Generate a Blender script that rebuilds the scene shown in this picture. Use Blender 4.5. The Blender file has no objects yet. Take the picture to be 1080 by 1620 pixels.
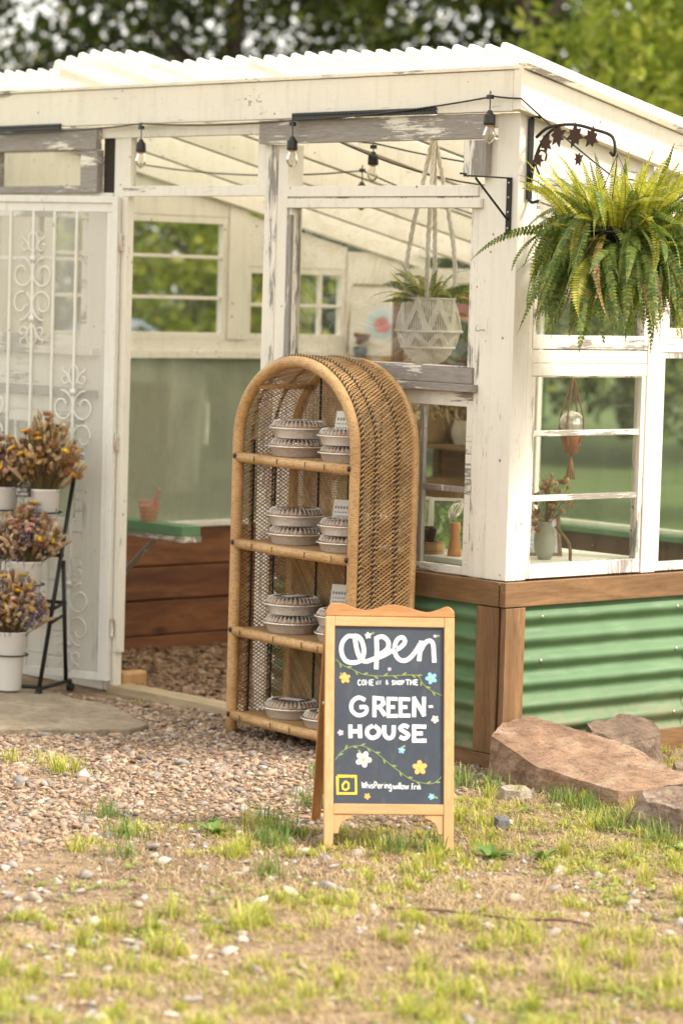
import bpy, bmesh, math, random
import numpy as np
from mathutils import Vector, Matrix
R = math.radians
random.seed(7); rng = np.random.default_rng(7)
sc = bpy.context.scene

# ------------------------------------------------------------------ camera
CAM = Vector((7.211, -7.2553, 1.65)); AZ = R(138.02); PITCH = R(4.365); ROLL = R(1.621)
fw = Vector((math.cos(AZ), math.sin(AZ), 0)); rt = Vector((math.sin(AZ), -math.cos(AZ), 0)); up = Vector((0, 0, 1))
Fd = fw*math.cos(PITCH) - up*math.sin(PITCH); Ud = fw*math.sin(PITCH) + up*math.cos(PITCH)
Rx = rt*math.cos(ROLL) + Ud*math.sin(ROLL); Ux = Ud*math.cos(ROLL) - rt*math.sin(ROLL)
cd = bpy.data.cameras.new('camera'); cam = bpy.data.objects.new('camera', cd); sc.collection.objects.link(cam); sc.camera = cam
m = Matrix((Rx, Ux, -Fd)).transposed().to_4x4(); m.translation = CAM; cam.matrix_world = m
cd.sensor_fit = 'VERTICAL'; cd.sensor_height = 36; cd.sensor_width = 24; cd.lens = 105
cd.clip_start = 0.1; cd.clip_end = 600
cd.dof.use_dof = True; cd.dof.focus_distance = 9.75; cd.dof.aperture_fstop = 2.8

# ------------------------------------------------------------------ world, sun, exposure
SUN_EL, SUN_AZ = R(46), R(26)          # azimuth measured from +x towards +y
w = bpy.data.worlds.new('World'); sc.world = w; w.use_nodes = True
nt = w.node_tree; bg = nt.nodes['Background']
sky = nt.nodes.new('ShaderNodeTexSky'); sky.sky_type = 'NISHITA'; sky.sun_disc = False
sky.sun_elevation = SUN_EL; sky.sun_rotation = math.pi/2 - SUN_AZ; sky.dust_density = 4.0; sky.air_density = 1.0; sky.ozone_density = 1.0
mx = nt.nodes.new('ShaderNodeMix'); mx.data_type = 'RGBA'; mx.blend_type = 'MULTIPLY'; mx.inputs[0].default_value = 1
nt.links.new(sky.outputs[0], mx.inputs[6]); mx.inputs[7].default_value = (1.0, .91, .78, 1)
veil = nt.nodes.new('ShaderNodeMix'); veil.data_type = 'RGBA'; veil.inputs[0].default_value = .62      # thin bright overcast in front of the blue
nt.links.new(mx.outputs[2], veil.inputs[6]); veil.inputs[7].default_value = (12.0, 11.55, 10.5, 1)
nt.links.new(veil.outputs[2], bg.inputs[0]); bg.inputs[1].default_value = 0.15
sl = bpy.data.lights.new('sun', 'SUN'); so = bpy.data.objects.new('sun', sl); sc.collection.objects.link(so)
sl.energy = 3.9; sl.angle = R(9); sl.color = (1, .91, .77)
sd = Vector((math.cos(SUN_AZ)*math.cos(SUN_EL), math.sin(SUN_AZ)*math.cos(SUN_EL), math.sin(SUN_EL)))
so.rotation_euler = (-sd).to_track_quat('-Z', 'Y').to_euler(); so.location = (8, 2, 9)
sc.view_settings.view_transform = 'Standard'; sc.view_settings.look = 'None'; sc.view_settings.gamma = 1
sc.view_settings.exposure = 0.50
sc.render.engine = 'CYCLES'; cy = sc.cycles
cy.use_denoising = True; cy.max_bounces = 8; cy.transparent_max_bounces = 24; cy.diffuse_bounces = 4; cy.transmission_bounces = 6
cy.caustics_reflective = False; cy.caustics_refractive = False; cy.sample_clamp_indirect = 6

# ------------------------------------------------------------------ helpers
def tag(o, label=None, cat=None, group=None, kind=None):
    if label: o['label'] = label
    if cat: o['category'] = cat
    if group: o['group'] = group
    if kind: o['kind'] = kind
    return o
def empty(name, loc=(0,0,0), rz=0.0, label=None, cat=None, group=None):
    o = bpy.data.objects.new(name, None); sc.collection.objects.link(o)
    o.location = loc; o.rotation_euler = (0,0,rz); o.empty_display_size = .05
    return tag(o, label, cat, group)
def copy_tree(o, parent=None):
    c = o.copy(); sc.collection.objects.link(c)
    if parent: c.parent = parent
    for ch in [x for x in bpy.data.objects if x.parent == o]: copy_tree(ch, c)
    return c
def link_mesh(name, me, mat, parent=None, smooth=False, bevel=0):
    o = bpy.data.objects.new(name, me); sc.collection.objects.link(o)
    if mat: me.materials.append(mat)
    if parent: o.parent = parent
    if smooth and len(me.polygons): me.polygons.foreach_set('use_smooth', [True]*len(me.polygons))
    if bevel:
        b = o.modifiers.new('bevel', 'BEVEL'); b.width = bevel; b.segments = 2; b.limit_method = 'ANGLE'
    return o
class MB:
    def __init__(s): s.v = []; s.f = []
    def add(s, v, f):
        n = len(s.v); s.v += [tuple(p) for p in v]; s.f += [tuple(i+n for i in q) for q in f]; return s
    def box(s, x0,y0,z0, x1,y1,z1, M=None):
        v = [Vector(p) for p in ((x0,y0,z0),(x1,y0,z0),(x1,y1,z0),(x0,y1,z0),(x0,y0,z1),(x1,y0,z1),(x1,y1,z1),(x0,y1,z1))]
        if M is not None: v = [M@p for p in v]
        return s.add(v, [(0,3,2,1),(4,5,6,7),(0,1,5,4),(1,2,6,5),(2,3,7,6),(3,0,4,7)])
    def hexa(s, pts): return s.add(pts, [(0,3,2,1),(4,5,6,7),(0,1,5,4),(1,2,6,5),(2,3,7,6),(3,0,4,7)])
    def tube(s, pts, r, n=8, cap=True, flat=1.0, closed=False, upv=None):
        pts = [Vector(p) for p in pts]; N = len(pts)
        if N < 2: return s
        rs = r if isinstance(r, (list, tuple)) else [r]*N
        base = len(s.v); prev = None
        for i, p in enumerate(pts):
            a = pts[(i-1) % N] if (closed or i > 0) else p; b = pts[(i+1) % N] if (closed or i < N-1) else p
            t = (b-a); t = t.normalized() if t.length > 1e-9 else Vector((0,0,1))
            if upv is not None: nn = Vector(upv) - t*t.dot(Vector(upv))
            elif prev is None: nn = t.orthogonal()
            else: nn = prev - t*prev.dot(t)
            if nn.length < 1e-6: nn = t.orthogonal()
            nn.normalize(); prev = nn; bb = t.cross(nn)
            for k in range(n):
                an = 2*math.pi*(k+.5)/n
                s.v.append(tuple(p + bb*(math.cos(an)*rs[i]) + nn*(math.sin(an)*rs[i]*flat)))
        M_ = N if closed else N-1
        for i in range(M_):
            j = (i+1) % N
            for k in range(n):
                k2 = (k+1) % n
                s.f.append((base+i*n+k, base+i*n+k2, base+j*n+k2, base+j*n+k))
        if cap and not closed:
            s.f.append(tuple(base+k for k in range(n))[::-1]); s.f.append(tuple(base+(N-1)*n+k for k in range(n)))
        return s
    def lathe(s, prof, c=(0,0,0), n=24, M=None):
        base = len(s.v); c = Vector(c)
        for (r, z) in prof:
            for k in range(n):
                a = 2*math.pi*k/n; p = Vector((r*math.cos(a), r*math.sin(a), z))
                if M is not None: p = M@p
                s.v.append(tuple(p+c))
        for i in range(len(prof)-1):
            for k in range(n):
                k2 = (k+1) % n
                s.f.append((base+i*n+k, base+i*n+k2, base+(i+1)*n+k2, base+(i+1)*n+k))
        return s
    def prism(s, poly, f0, f1):
        """poly: list of 2-D points; f0/f1 map a point to 3-D (the two faces)"""
        n = len(poly); a = [f0(*p) for p in poly]; b = [f1(*p) for p in poly]
        return s.add(a+b, [tuple(range(n))[::-1], tuple(range(n, 2*n))] + [(i, (i+1) % n, n+(i+1) % n, n+i) for i in range(n)])
    def build(s, name, mat, parent=None, smooth=False, bevel=0, label=None):
        me = bpy.data.meshes.new(name); me.from_pydata(s.v, [], s.f); me.update()
        o = link_mesh(name, me, mat, parent, smooth, bevel)
        if label: o['label'] = label
        return o
def np_mesh(name, V, Fc, mat, parent=None, smooth=False):
    """V (n,3) and Fc (m,k) arrays -> one mesh"""
    me = bpy.data.meshes.new(name); k = Fc.shape[1]
    me.vertices.add(len(V)); me.vertices.foreach_set('co', V.astype(np.float32).ravel())
    me.loops.add(Fc.size); me.loops.foreach_set('vertex_index', Fc.astype(np.int32).ravel())
    me.polygons.add(len(Fc)); me.polygons.foreach_set('loop_start', (np.arange(len(Fc))*k).astype(np.int32))
    me.update(calc_edges=True); me.validate()
    return link_mesh(name, me, mat, parent, smooth)
def catmull(pts, k=6, closed=False):
    P = [Vector(p) for p in pts]; out = []; n = len(P)
    rngi = range(n if closed else n-1)
    for i in rngi:
        if closed: a,b,c,d = P[(i-1)%n],P[i],P[(i+1)%n],P[(i+2)%n]
        else: a,b,c,d = P[max(i-1,0)],P[i],P[i+1],P[min(i+2,n-1)]
        for j in range(k):
            t = j/k
            out.append(.5*((2*b)+(c-a)*t+(2*a-5*b+4*c-d)*t*t+(3*b-a-3*c+d)*t**3))
    if not closed: out.append(P[-1])
    return out

# ------------------------------------------------------------------ materials
class NT:
    def __init__(s, name):
        s.m = bpy.data.materials.new(name); s.m.use_nodes = True; s.t = s.m.node_tree; s.N = s.t.nodes; s.L = s.t.links
        s.b = s.N['Principled BSDF']; s.out = s.N['Material Output']; s.tc = s.N.new('ShaderNodeTexCoord')
    def co(s, scale=(1,1,1), rot=(0,0,0)):
        mp = s.N.new('ShaderNodeMapping'); mp.inputs['Scale'].default_value = scale; mp.inputs['Rotation'].default_value = rot
        s.L.new(s.tc.outputs['Object'], mp.inputs[0]); return mp.outputs[0]
    def noise(s, sc_=5, det=4, rough=.6, co=None, dist=0):
        n = s.N.new('ShaderNodeTexNoise'); n.inputs['Scale'].default_value = sc_; n.inputs['Detail'].default_value = det
        n.inputs['Roughness'].default_value = rough; n.inputs['Distortion'].default_value = dist
        s.L.new(co if co is not None else s.tc.outputs['Object'], n.inputs['Vector']); return n.outputs['Fac']
    def wave(s, sc_, co=None, dist=0, d='X', det=2):
        n = s.N.new('ShaderNodeTexWave'); n.bands_direction = d; n.inputs['Scale'].default_value = sc_; n.inputs['Distortion'].default_value = dist; n.inputs['Detail'].default_value = det
        s.L.new(co if co is not None else s.tc.outputs['Object'], n.inputs['Vector']); return n.outputs['Fac']
    def vor(s, sc_, co=None, feature='F1'):
        n = s.N.new('ShaderNodeTexVoronoi'); n.feature = feature; n.inputs['Scale'].default_value = sc_
        s.L.new(co if co is not None else s.tc.outputs['Object'], n.inputs['Vector']); return n.outputs['Distance']
    def ramp(s, fac, stops, interp='LINEAR'):
        r = s.N.new('ShaderNodeValToRGB'); r.color_ramp.interpolation = interp; e = r.color_ramp.elements
        while len(e) < len(stops): e.new(.5)
        for i, (p, c) in enumerate(stops):
            e[i].position = p; e[i].color = (c, c, c, 1) if isinstance(c, (int, float)) else (*c, 1)
        s.L.new(fac, r.inputs[0]); return r.outputs[0]
    def mix(s, fac, a, b, mode='MIX'):
        n = s.N.new('ShaderNodeMix'); n.data_type = 'RGBA'; n.blend_type = mode
        for i, v in ((0, fac), (6, a), (7, b)):
            if isinstance(v, (int, float)): n.inputs[i].default_value = v if i == 0 else (v, v, v, 1)
            elif isinstance(v, (tuple, list)): n.inputs[i].default_value = (*v, 1)
            else: s.L.new(v, n.inputs[i])
        return n.outputs[2]
    def math(s, op, a, b=0.0):
        n = s.N.new('ShaderNodeMath'); n.operation = op
        for i, v in ((0, a), (1, b)):
            if isinstance(v, (int, float)): n.inputs[i].default_value = v
            else: s.L.new(v, n.inputs[i])
        return n.outputs[0]
    def island(s):
        n = s.N.new('ShaderNodeNewGeometry'); return n.outputs['Random Per Island']
    def col(s, c):
        if isinstance(c, (tuple, list)): s.b.inputs['Base Color'].default_value = (*c, 1)
        else: s.L.new(c, s.b.inputs['Base Color'])
        return s
    def rough(s, r):
        if isinstance(r, (int, float)): s.b.inputs['Roughness'].default_value = r
        else: s.L.new(r, s.b.inputs['Roughness'])
        return s
    def bump(s, h, st=.3, d=.01):
        n = s.N.new('ShaderNodeBump'); n.inputs['Strength'].default_value = st; n.inputs['Distance'].default_value = d
        s.L.new(h, n.inputs['Height']); s.L.new(n.outputs[0], s.b.inputs['Normal']); return s
    def set(s, **k):
        for a, v in k.items(): s.b.inputs[a.replace('_', ' ')].default_value = v
        return s
    def translucent(s, amt, colr):
        """mix the principled shader with a translucent one (thin leaves, plastic)"""
        t = s.N.new('ShaderNodeBsdfTranslucent'); mixn = s.N.new('ShaderNodeMixShader'); mixn.inputs[0].default_value = amt
        if isinstance(colr, (tuple, list)): t.inputs[0].default_value = (*colr, 1)
        else: s.L.new(colr, t.inputs[0])
        s.L.new(s.b.outputs[0], mixn.inputs[1]); s.L.new(t.outputs[0], mixn.inputs[2]); s.L.new(mixn.outputs[0], s.out.inputs[0]); return s
def plain(name, c, r=.6, metal=0, var=.12, nsc=12, bump=.1):
    t = NT(name); n = t.noise(nsc, 5); t.col(t.mix(n, tuple(x*(1-var) for x in c), tuple(min(1, x*(1+var)) for x in c))).rough(r).set(Metallic=metal)
    if bump: t.bump(n, bump, .004)
    return t.m
def axis_scale(ax, k): return tuple(1.0 if 'xyz'[i] == ax else k for i in range(3))
def painted(name, ax, peel=.35, paint=(.82,.785,.70), wood=(.21,.185,.165), wood2=(.36,.33,.30), seed=0.0):
    """old white paint on a board whose long axis is ax; peel 0..1 = share of bare grey wood"""
    t = NT(name)
    c1 = t.co(axis_scale(ax, 4.0)); c2 = t.co(axis_scale(ax, 11.0))
    a = t.noise(2.3, 3, .5, c1); b = t.noise(9, 7, .75, c2)
    s_ = t.math('ADD', t.math('MULTIPLY', a, .55), t.math('MULTIPLY', b, .45))
    th = .30 + .40*peel
    mask = t.ramp(s_, [(th-.012, 1.0), (th+.012, 0.0)])
    grain = t.noise(14, 5, .7, t.co(axis_scale(ax, 14)))
    wcol = t.mix(t.ramp(grain, [(.32, 0.0), (.68, 1.0)]), wood, wood2)
    dirt = t.noise(3.2, 5, .65); streak = t.noise(5, 4, .6, t.co((6, 6, .8)))
    pc = t.mix(t.ramp(dirt, [(.35, 0.0), (.75, .38)]), paint, tuple(x*.80 for x in paint))
    pc = t.mix(t.ramp(streak, [(.50, 0.0), (.85, .40)]), pc, (.52,.47,.37))
    cr = t.noise(26, 3, .5, t.co(axis_scale(ax, 22)))
    pc = t.mix(t.ramp(cr, [(.27, .75), (.33, 0.0)]), pc, (.34,.30,.24))
    chip = t.math('ADD', t.math('MULTIPLY', t.noise(34, 5, .7, t.co(axis_scale(ax, 2.6))), .6), t.math('MULTIPLY', t.noise(5, 3, .6), .4))
    pc = t.mix(t.ramp(chip, [(.358, .9), (.374, 0.0)]), pc, (.26,.22,.18))
    seam = t.noise(9, 3, .5, t.co(axis_scale(ax, 30))); pc = t.mix(t.ramp(seam, [(.25, .85), (.29, 0.0)]), pc, (.22,.18,.14))
    spots = t.vor(11); pc = t.mix(t.ramp(spots, [(.045, .85), (.07, 0.0)]), pc, (.20,.11,.06))
    t.col(t.mix(mask, pc, wcol)).rough(.62)
    h = t.math('ADD', t.math('MULTIPLY', mask, -1.0), t.math('MULTIPLY', grain, .5))
    t.bump(h, .55, .003); return t.m
def wood(name, ax, dark, light, rough=.6, k=9, sc_=3.0, knots=True, bumpst=.3):
    t = NT(name); co = t.co(axis_scale(ax, k)); a = t.noise(sc_, 6, .65, co, .8); b = t.noise(sc_*6, 4, .6, co)
    base = t.mix(t.ramp(a, [(.3, 0.0), (.7, 1.0)]), dark, light)
    base = t.mix(t.ramp(b, [(.35, .35), (.6, 0.0)]), base, tuple(x*.62 for x in dark))
    if knots:
        kn = t.vor(1.7, t.co(axis_scale(ax, 2.2))); base = t.mix(t.ramp(kn, [(.035, .85), (.10, 0.0)]), base, tuple(x*.35 for x in dark))
    st = t.noise(2.2, 4, .6); base = t.mix(t.ramp(st, [(.45, 0.0), (.8, .35)]), base, tuple(x*.75 for x in dark))
    t.col(base).rough(rough).bump(t.math('ADD', a, t.math('MULTIPLY', b, .6)), bumpst, .003); return t.m

PW = {}
for ax in 'xyz':
    PW[ax] = painted('white_paint_'+ax, ax, .205)
    PW[ax+'m'] = painted('worn_paint_'+ax, ax, .40)
    PW[ax+'h'] = painted('peeled_paint_'+ax, ax, .62)
    PW[ax+'i'] = painted('inside_paint_'+ax, ax, .10, (.86,.835,.76))
stain = {ax: wood('stained_timber_'+ax, ax, (.115,.056,.022), (.285,.160,.070), .6, 9, 2.2) for ax in 'xyz'}
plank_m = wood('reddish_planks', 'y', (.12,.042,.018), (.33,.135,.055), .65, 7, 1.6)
pine = wood('honey_pine', 'z', (.52,.29,.125), (.68,.42,.20), .38, 10, 2.0)
pine_x = wood('honey_pine_across', 'x', (.50,.27,.115), (.66,.40,.19), .38, 10, 2.0)
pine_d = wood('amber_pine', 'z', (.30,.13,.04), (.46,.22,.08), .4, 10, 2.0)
raw_x = wood('raw_sill_wood', 'x', (.34,.25,.15), (.52,.42,.28), .8, 9, 2.0)
brown_w = wood('brown_shelving', 'x', (.16,.085,.04), (.30,.17,.08), .6)
orange_w = wood('orange_shelving', 'x', (.42,.22,.09), (.55,.31,.14), .55)

def steel_green():
    t = NT('green_corrugated_steel'); a = t.noise(4, 6, .6); b = t.noise(45, 3, .5); s_ = t.noise(3, 4, .6, t.co((1.5,1.5,12)))
    c = t.mix(t.ramp(a, [(.3,0.0),(.7,1.0)]), (.072,.148,.068), (.110,.208,.100))
    c = t.mix(t.ramp(s_, [(.52,0.0),(.8,.45)]), c, (.24,.33,.21))
    c = t.mix(t.ramp(t.vor(9), [(.02,.9),(.032,0.0)]), c, (.06,.06,.05))
    c = t.mix(t.ramp(b, [(.72,0.0),(.78,.3)]), c, (.30,.38,.26))
    sz_ = t.N.new('ShaderNodeSeparateXYZ'); t.L.new(t.tc.outputs['Object'], sz_.inputs[0])
    mud = t.math('MULTIPLY', t.ramp(sz_.outputs[2], [(.05,1.0),(.26,0.0)]), t.ramp(t.noise(16,6,.7), [(.38,0.0),(.6,.8)])); c = t.mix(mud, c, (.24,.18,.11))
    t.col(c).rough(t.ramp(a, [(.3,.5),(.7,.68)])).bump(a, .15, .01); return t.m
green_steel = steel_green()
green_paint = plain('green_painted_board', (.12,.25,.13), .5)

def wicker_mat(name, c1, c2):
    t = NT(name); i = t.island(); n = t.noise(20, 4)
    c = t.mix(t.ramp(i, [(0,0.0),(1,1.0)]), c1, c2); c = t.mix(t.ramp(n, [(.4,0.0),(.75,.5)]), c, tuple(x*.6 for x in c1))
    t.col(c).rough(.5); return t.m
cane = wicker_mat('cane_strand', (.35,.195,.078), (.60,.39,.175))
cane_black = plain('black_cane', (.018,.014,.011), .5)
def wrap_mat():
    t = NT('wrapped_rattan'); z = t.wave(50, t.co((1,1,1)), .6, 'Z'); x = t.wave(50, t.co((1,1,1)), .6, 'X')
    g = t.noise(9, 5, .6); i = t.noise(260, 2, .5, t.co((.25,.25,1)))
    c = t.mix(t.ramp(g, [(.3,0.0),(.7,1.0)]), (.43,.24,.095), (.62,.395,.175))
    c = t.mix(t.ramp(i, [(.38,.55),(.5,0.0)]), c, (.24,.12,.04))
    c = t.mix(t.ramp(t.vor(6), [(.02,.9),(.04,0.0)]), c, (.03,.02,.015))
    t.col(c).rough(.42).bump(t.math('ADD', z, i), .3, .002); return t.m
wrap = wrap_mat()

def glass_mat(name, tint=(1,1,1), dust=.10, dustcol=(.55,.52,.42), gloss=.9, wavy=.15, streaks=True, dsc=6, dr=(.25,2.2)):
    t = NT(name); N, L = t.N, t.L; N.remove(t.b)
    tr = N.new('ShaderNodeBsdfTransparent'); tr.inputs[0].default_value = (*tint, 1)
    gl = N.new('ShaderNodeBsdfGlossy'); gl.inputs['Roughness'].default_value = .03
    fr = N.new('ShaderNodeFresnel'); fr.inputs[0].default_value = 1.5
    bn = N.new('ShaderNodeBump'); bn.inputs['Strength'].default_value = wavy; bn.inputs['Distance'].default_value = .05
    L.new(t.noise(3.5, 3, .5, None, 1.5), bn.inputs['Height']); L.new(bn.outputs[0], gl.inputs['Normal']); L.new(bn.outputs[0], fr.inputs['Normal'])
    m1 = N.new('ShaderNodeMixShader'); L.new(t.math('MULTIPLY', fr.outputs[0], gloss), m1.inputs[0]); L.new(tr.outputs[0], m1.inputs[1]); L.new(gl.outputs[0], m1.inputs[2])
    df = N.new('ShaderNodeBsdfDiffuse'); df.inputs[0].default_value = (*dustcol, 1)
    tl = N.new('ShaderNodeBsdfTranslucent'); tl.inputs[0].default_value = (*dustcol, 1)
    dm = N.new('ShaderNodeMixShader'); dm.inputs[0].default_value = .5; L.new(df.outputs[0], dm.inputs[1]); L.new(tl.outputs[0], dm.inputs[2])
    a = t.noise(dsc, 5, .7, t.co((1,1,.35)) if streaks else None); sp = t.vor(38)
    d = t.math('ADD', t.math('MULTIPLY', t.ramp(a, [(.35, dr[0]), (.8, dr[1])]), dust), t.ramp(sp, [(.05, .5), (.09, 0.0)]))
    m2 = N.new('ShaderNodeMixShader'); L.new(d, m2.inputs[0]); L.new(m1.outputs[0], m2.inputs[1]); L.new(dm.outputs[0], m2.inputs[2])
    L.new(m2.outputs[0], t.out.inputs[0]); return t.m
glass = glass_mat('old_window_glass', (.96,.98,.94), .045, gloss=.7, wavy=.08)
dusty = glass_mat('dusty_window_glass', (.9,.95,.86), .08, (.45,.50,.36), gloss=.5, wavy=.08)
fibre = glass_mat('green_fibreglass_sheet', (.88,.88,.80), .68, (.45,.455,.37), .4, .3, True, 7, (.75,1.25))
film = glass_mat('clear_plastic_film', (.99,.99,.975), .03, (.85,.83,.76), 1.1, .45, False, 2.5)
bulbglass = glass_mat('clear_bulb_glass', (.97,.96,.92), .04, (.8,.7,.5), 2.0, .0, False)
def roof_mat():
    t = NT('translucent_roof_sheet'); n = t.noise(6, 4); s_ = t.noise(2.2, 5, .7)
    c = t.mix(t.ramp(s_, [(.5,0.0),(.85,.35)]), (.95,.94,.90), (.76,.70,.58))
    t.col(c).rough(.35); t.translucent(.78, (1.0,.985,.94)); return t.m
roofm = roof_mat()
white_plastic = plain('white_bucket_plastic', (.80,.79,.76), .35, 0, .03, 6, 0)
white_steel = painted('white_door_steel', 'z', .03, (.78,.77,.72), (.30,.16,.09), (.4,.24,.14))
black_iron = plain('black_iron', (.016,.015,.014), .45, .3, .3, 30)
black_plastic = plain('black_plastic', (.012,.012,.012), .35)
rust_leaf = plain('rusty_leaf_metal', (.06,.026,.018), .5, .5)
white_p = plain('white_paper', (.82,.80,.74), .6, 0, .04)
zinc = plain('zinc_hook', (.5,.5,.48), .35, .9)

# ------------------------------------------------------------------ ground
def vnoise(x, y, s=1.0, seed=0):
    """value noise, numpy"""
    x = np.asarray(x, float)*s + seed*17.3; y = np.asarray(y, float)*s + seed*9.7
    xi = np.floor(x); yi = np.floor(y); fx = x-xi; fy = y-yi; fx = fx*fx*(3-2*fx); fy = fy*fy*(3-2*fy)
    def h(a, b):
        v = np.sin(a*127.1 + b*311.7 + seed*74.7)*43758.5453; return v-np.floor(v)
    return (h(xi,yi)*(1-fx)+h(xi+1,yi)*fx)*(1-fy) + (h(xi,yi+1)*(1-fx)+h(xi+1,yi+1)*fx)*fy
def inside_house(x, y, mrg=0.0): return (x < mrg) & (y > -mrg) & (x > -3.3-mrg) & (y < 2.5+mrg)
def gh(x, y):
    """ground height"""
    x = np.asarray(x, float); y = np.asarray(y, float)
    d = np.maximum(np.maximum(x, -y), 0)                       # distance out from the house
    a = np.clip((d-.1)/.8, 0, 1)
    h = a*((vnoise(x,y,1.3,1)-.5)*.035 + (vnoise(x,y,4.5,2)-.5)*.014) + (vnoise(x,y,14,3)-.5)*.006*np.clip(d/.2, 0, 1)
    return np.where(inside_house(x, y, .0), 0.0, h) - .004
GP = [(-3.6,-2.2),(-3.3,-.02),(-2.2,.0),(.02,-.0),(.16,-.24),(.55,-.76),(.48,-1.16),(.34,-1.50),(.42,-1.92),(.62,-2.45),(-1.2,-4.2)]
def in_poly(x, y, P):
    x = np.asarray(x); y = np.asarray(y); r = np.zeros(x.shape, bool); n = len(P)
    for i in range(n):
        x1, y1 = P[i]; x2, y2 = P[(i+1) % n]
        c = ((y1 > y) != (y2 > y)) & (x < (x2-x1)*(y-y1)/((y2-y1) if y2 != y1 else 1e-9) + x1); r ^= c
    return r
def gravel_amt(x, y):
    j = (vnoise(x,y,2.2,5)-.5)*.5; k = (vnoise(x,y,2.2,6)-.5)*.5
    return in_poly(x+j, y+k, GP)
def ground_mat():
    t = NT('bare_earth_and_lawn')
    a = t.noise(.9, 6, .65); b = t.noise(14, 6, .7); c = t.noise(60, 4, .6)
    soil = t.mix(t.ramp(a, [(.35,0.0),(.65,1.0)]), (.15,.095,.055), (.36,.255,.155))
    soil = t.mix(t.ramp(b, [(.42,.75),(.58,0.0)]), soil, (.12,.075,.045))
    soil = t.mix(t.ramp(c, [(.55,0.0),(.7,.6)]), soil, (.50,.41,.29))
    lawn = t.mix(t.ramp(t.noise(1.1, 6, .7), [(.35,0.0),(.7,1.0)]), (.045,.080,.020), (.105,.140,.038))
    sx = t.N.new('ShaderNodeSeparateXYZ'); t.L.new(t.tc.outputs['Object'], sx.inputs[0])
    far = t.math('MAXIMUM', t.math('GREATER_THAN', sx.outputs[1], 2.6), t.math('LESS_THAN', sx.outputs[0], -3.5))
    t.col(t.mix(far, soil, lawn)).rough(.95).bump(t.math('ADD', b, t.math('MULTIPLY', c, .4)), .6, .012); return t.m
def ground():
    fine = np.arange(-5, 5.01, .05); out = np.array([7, 9, 12, 16, 22, 30, 42, 60, 90, 140, 220, 300.])
    ax = np.concatenate([-out[::-1], fine, out]); X, Y = np.meshgrid(ax, ax, indexing='ij')
    Z = gh(X, Y); n = len(ax); V = np.stack([X, Y, Z], -1).reshape(-1, 3)
    i, j = np.meshgrid(np.arange(n-1), np.arange(n-1), indexing='ij'); q = (i*n+j).ravel()
    Fc = np.stack([q, q+n, q+n+1, q+1], 1); o = np_mesh('ground', V, Fc, ground_mat(), smooth=True); tag(o, kind='structure')
ground()

# stones ---------------------------------------------------------------
def ico(sub):
    bm = bmesh.new(); bmesh.ops.create_icosphere(bm, subdivisions=sub, radius=1); v = np.array([p.co[:] for p in bm.verts]); f = np.array([[q.index for q in p.verts] for p in bm.faces]); bm.free(); return v, f
ICO1, ICO2, ICO3 = ico(1), ico(2), ico(3)
def stones(xy, size, flat, base=ICO1, zoff=0.0, zfun=gh):
    v, f = base; n = len(xy); nv = len(v)
    K = 24; shapes = []
    for k in range(K):
        d = rng.normal(size=(5, 3)); d /= np.linalg.norm(d, axis=1)[:, None]; s = v.copy()
        for q in d:
            h = .30+.42*rng.random(); p = s@q; s = s - np.maximum(p-h, 0)[:, None]*q
        shapes.append(s)
    shapes = np.array(shapes); idx = rng.integers(0, K, n)
    S = shapes[idx]*np.stack([size*rng.uniform(.75, 1.35, n), size*rng.uniform(.6, 1.0, n), size*flat*rng.uniform(.6, 1.2, n)], 1)[:, None, :]
    tx = rng.normal(0, .28, n); ty = rng.normal(0, .28, n); az = rng.uniform(0, 6.28, n)
    y = S[..., 1]*np.cos(tx)[:, None] - S[..., 2]*np.sin(tx)[:, None]; z = S[..., 1]*np.sin(tx)[:, None] + S[..., 2]*np.cos(tx)[:, None]; x = S[..., 0]
    x2 = x*np.cos(ty)[:, None] + z*np.sin(ty)[:, None]; z = -x*np.sin(ty)[:, None] + z*np.cos(ty)[:, None]
    X = x2*np.cos(az)[:, None] - y*np.sin(az)[:, None] + xy[:, 0][:, None]; Y = x2*np.sin(az)[:, None] + y*np.cos(az)[:, None] + xy[:, 1][:, None]
    Z = z + (zfun(xy[:, 0], xy[:, 1]) + size*flat*.35 + zoff)[:, None]
    return np.stack([X, Y, Z], -1).reshape(-1, 3), (f[None] + (np.arange(n)*nv)[:, None, None]).reshape(-1, f.shape[1])
def stone_mat(name, stops):
    t = NT(name); i = t.island(); n = t.noise(30, 5, .7); c = t.ramp(i, stops)
    c = t.mix(t.ramp(n, [(.35,.5),(.6,0.0)]), c, (.16,.115,.08)); c = t.mix(t.ramp(n, [(.6,0.0),(.75,.4)]), c, (.62,.54,.44))
    t.col(c).rough(.85).bump(n, .5, .004); return t.m
gravel_m = stone_mat('river_gravel', [(0,(.22,.14,.09)),(.2,(.40,.275,.185)),(.40,(.50,.36,.25)),(.55,(.28,.20,.15)),(.70,(.62,.49,.36)),(.76,(.21,.185,.165)),(.87,(.40,.25,.16)),(.92,(.12,.11,.105)),(1,(.30,.27,.25))])
pebble_m = stone_mat('mixed_pebbles', [(0,(.24,.23,.23)),(.3,(.46,.40,.34)),(.55,(.62,.56,.48)),(.75,(.30,.29,.30)),(1,(.50,.38,.28))])
def scatter(n, d0, d1, side=.16):
    d = np.sqrt(rng.uniform(d0*d0, d1*d1, n)); s = rng.uniform(-side, side, n)*d
    return np.stack([CAM.x + fw.x*d + rt.x*s, CAM.y + fw.y*d + rt.y*s], 1)
SLAB = [(-3.3,-.62),(-2.5,-.34),(-1.72,-.31),(-1.34,-.50),(-1.27,-.62),(-1.50,-1.05),(-2.1,-1.62),(-3.2,-1.7)]
P = scatter(105000, 6.3, 13.2, .155); x, y = P.T
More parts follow.
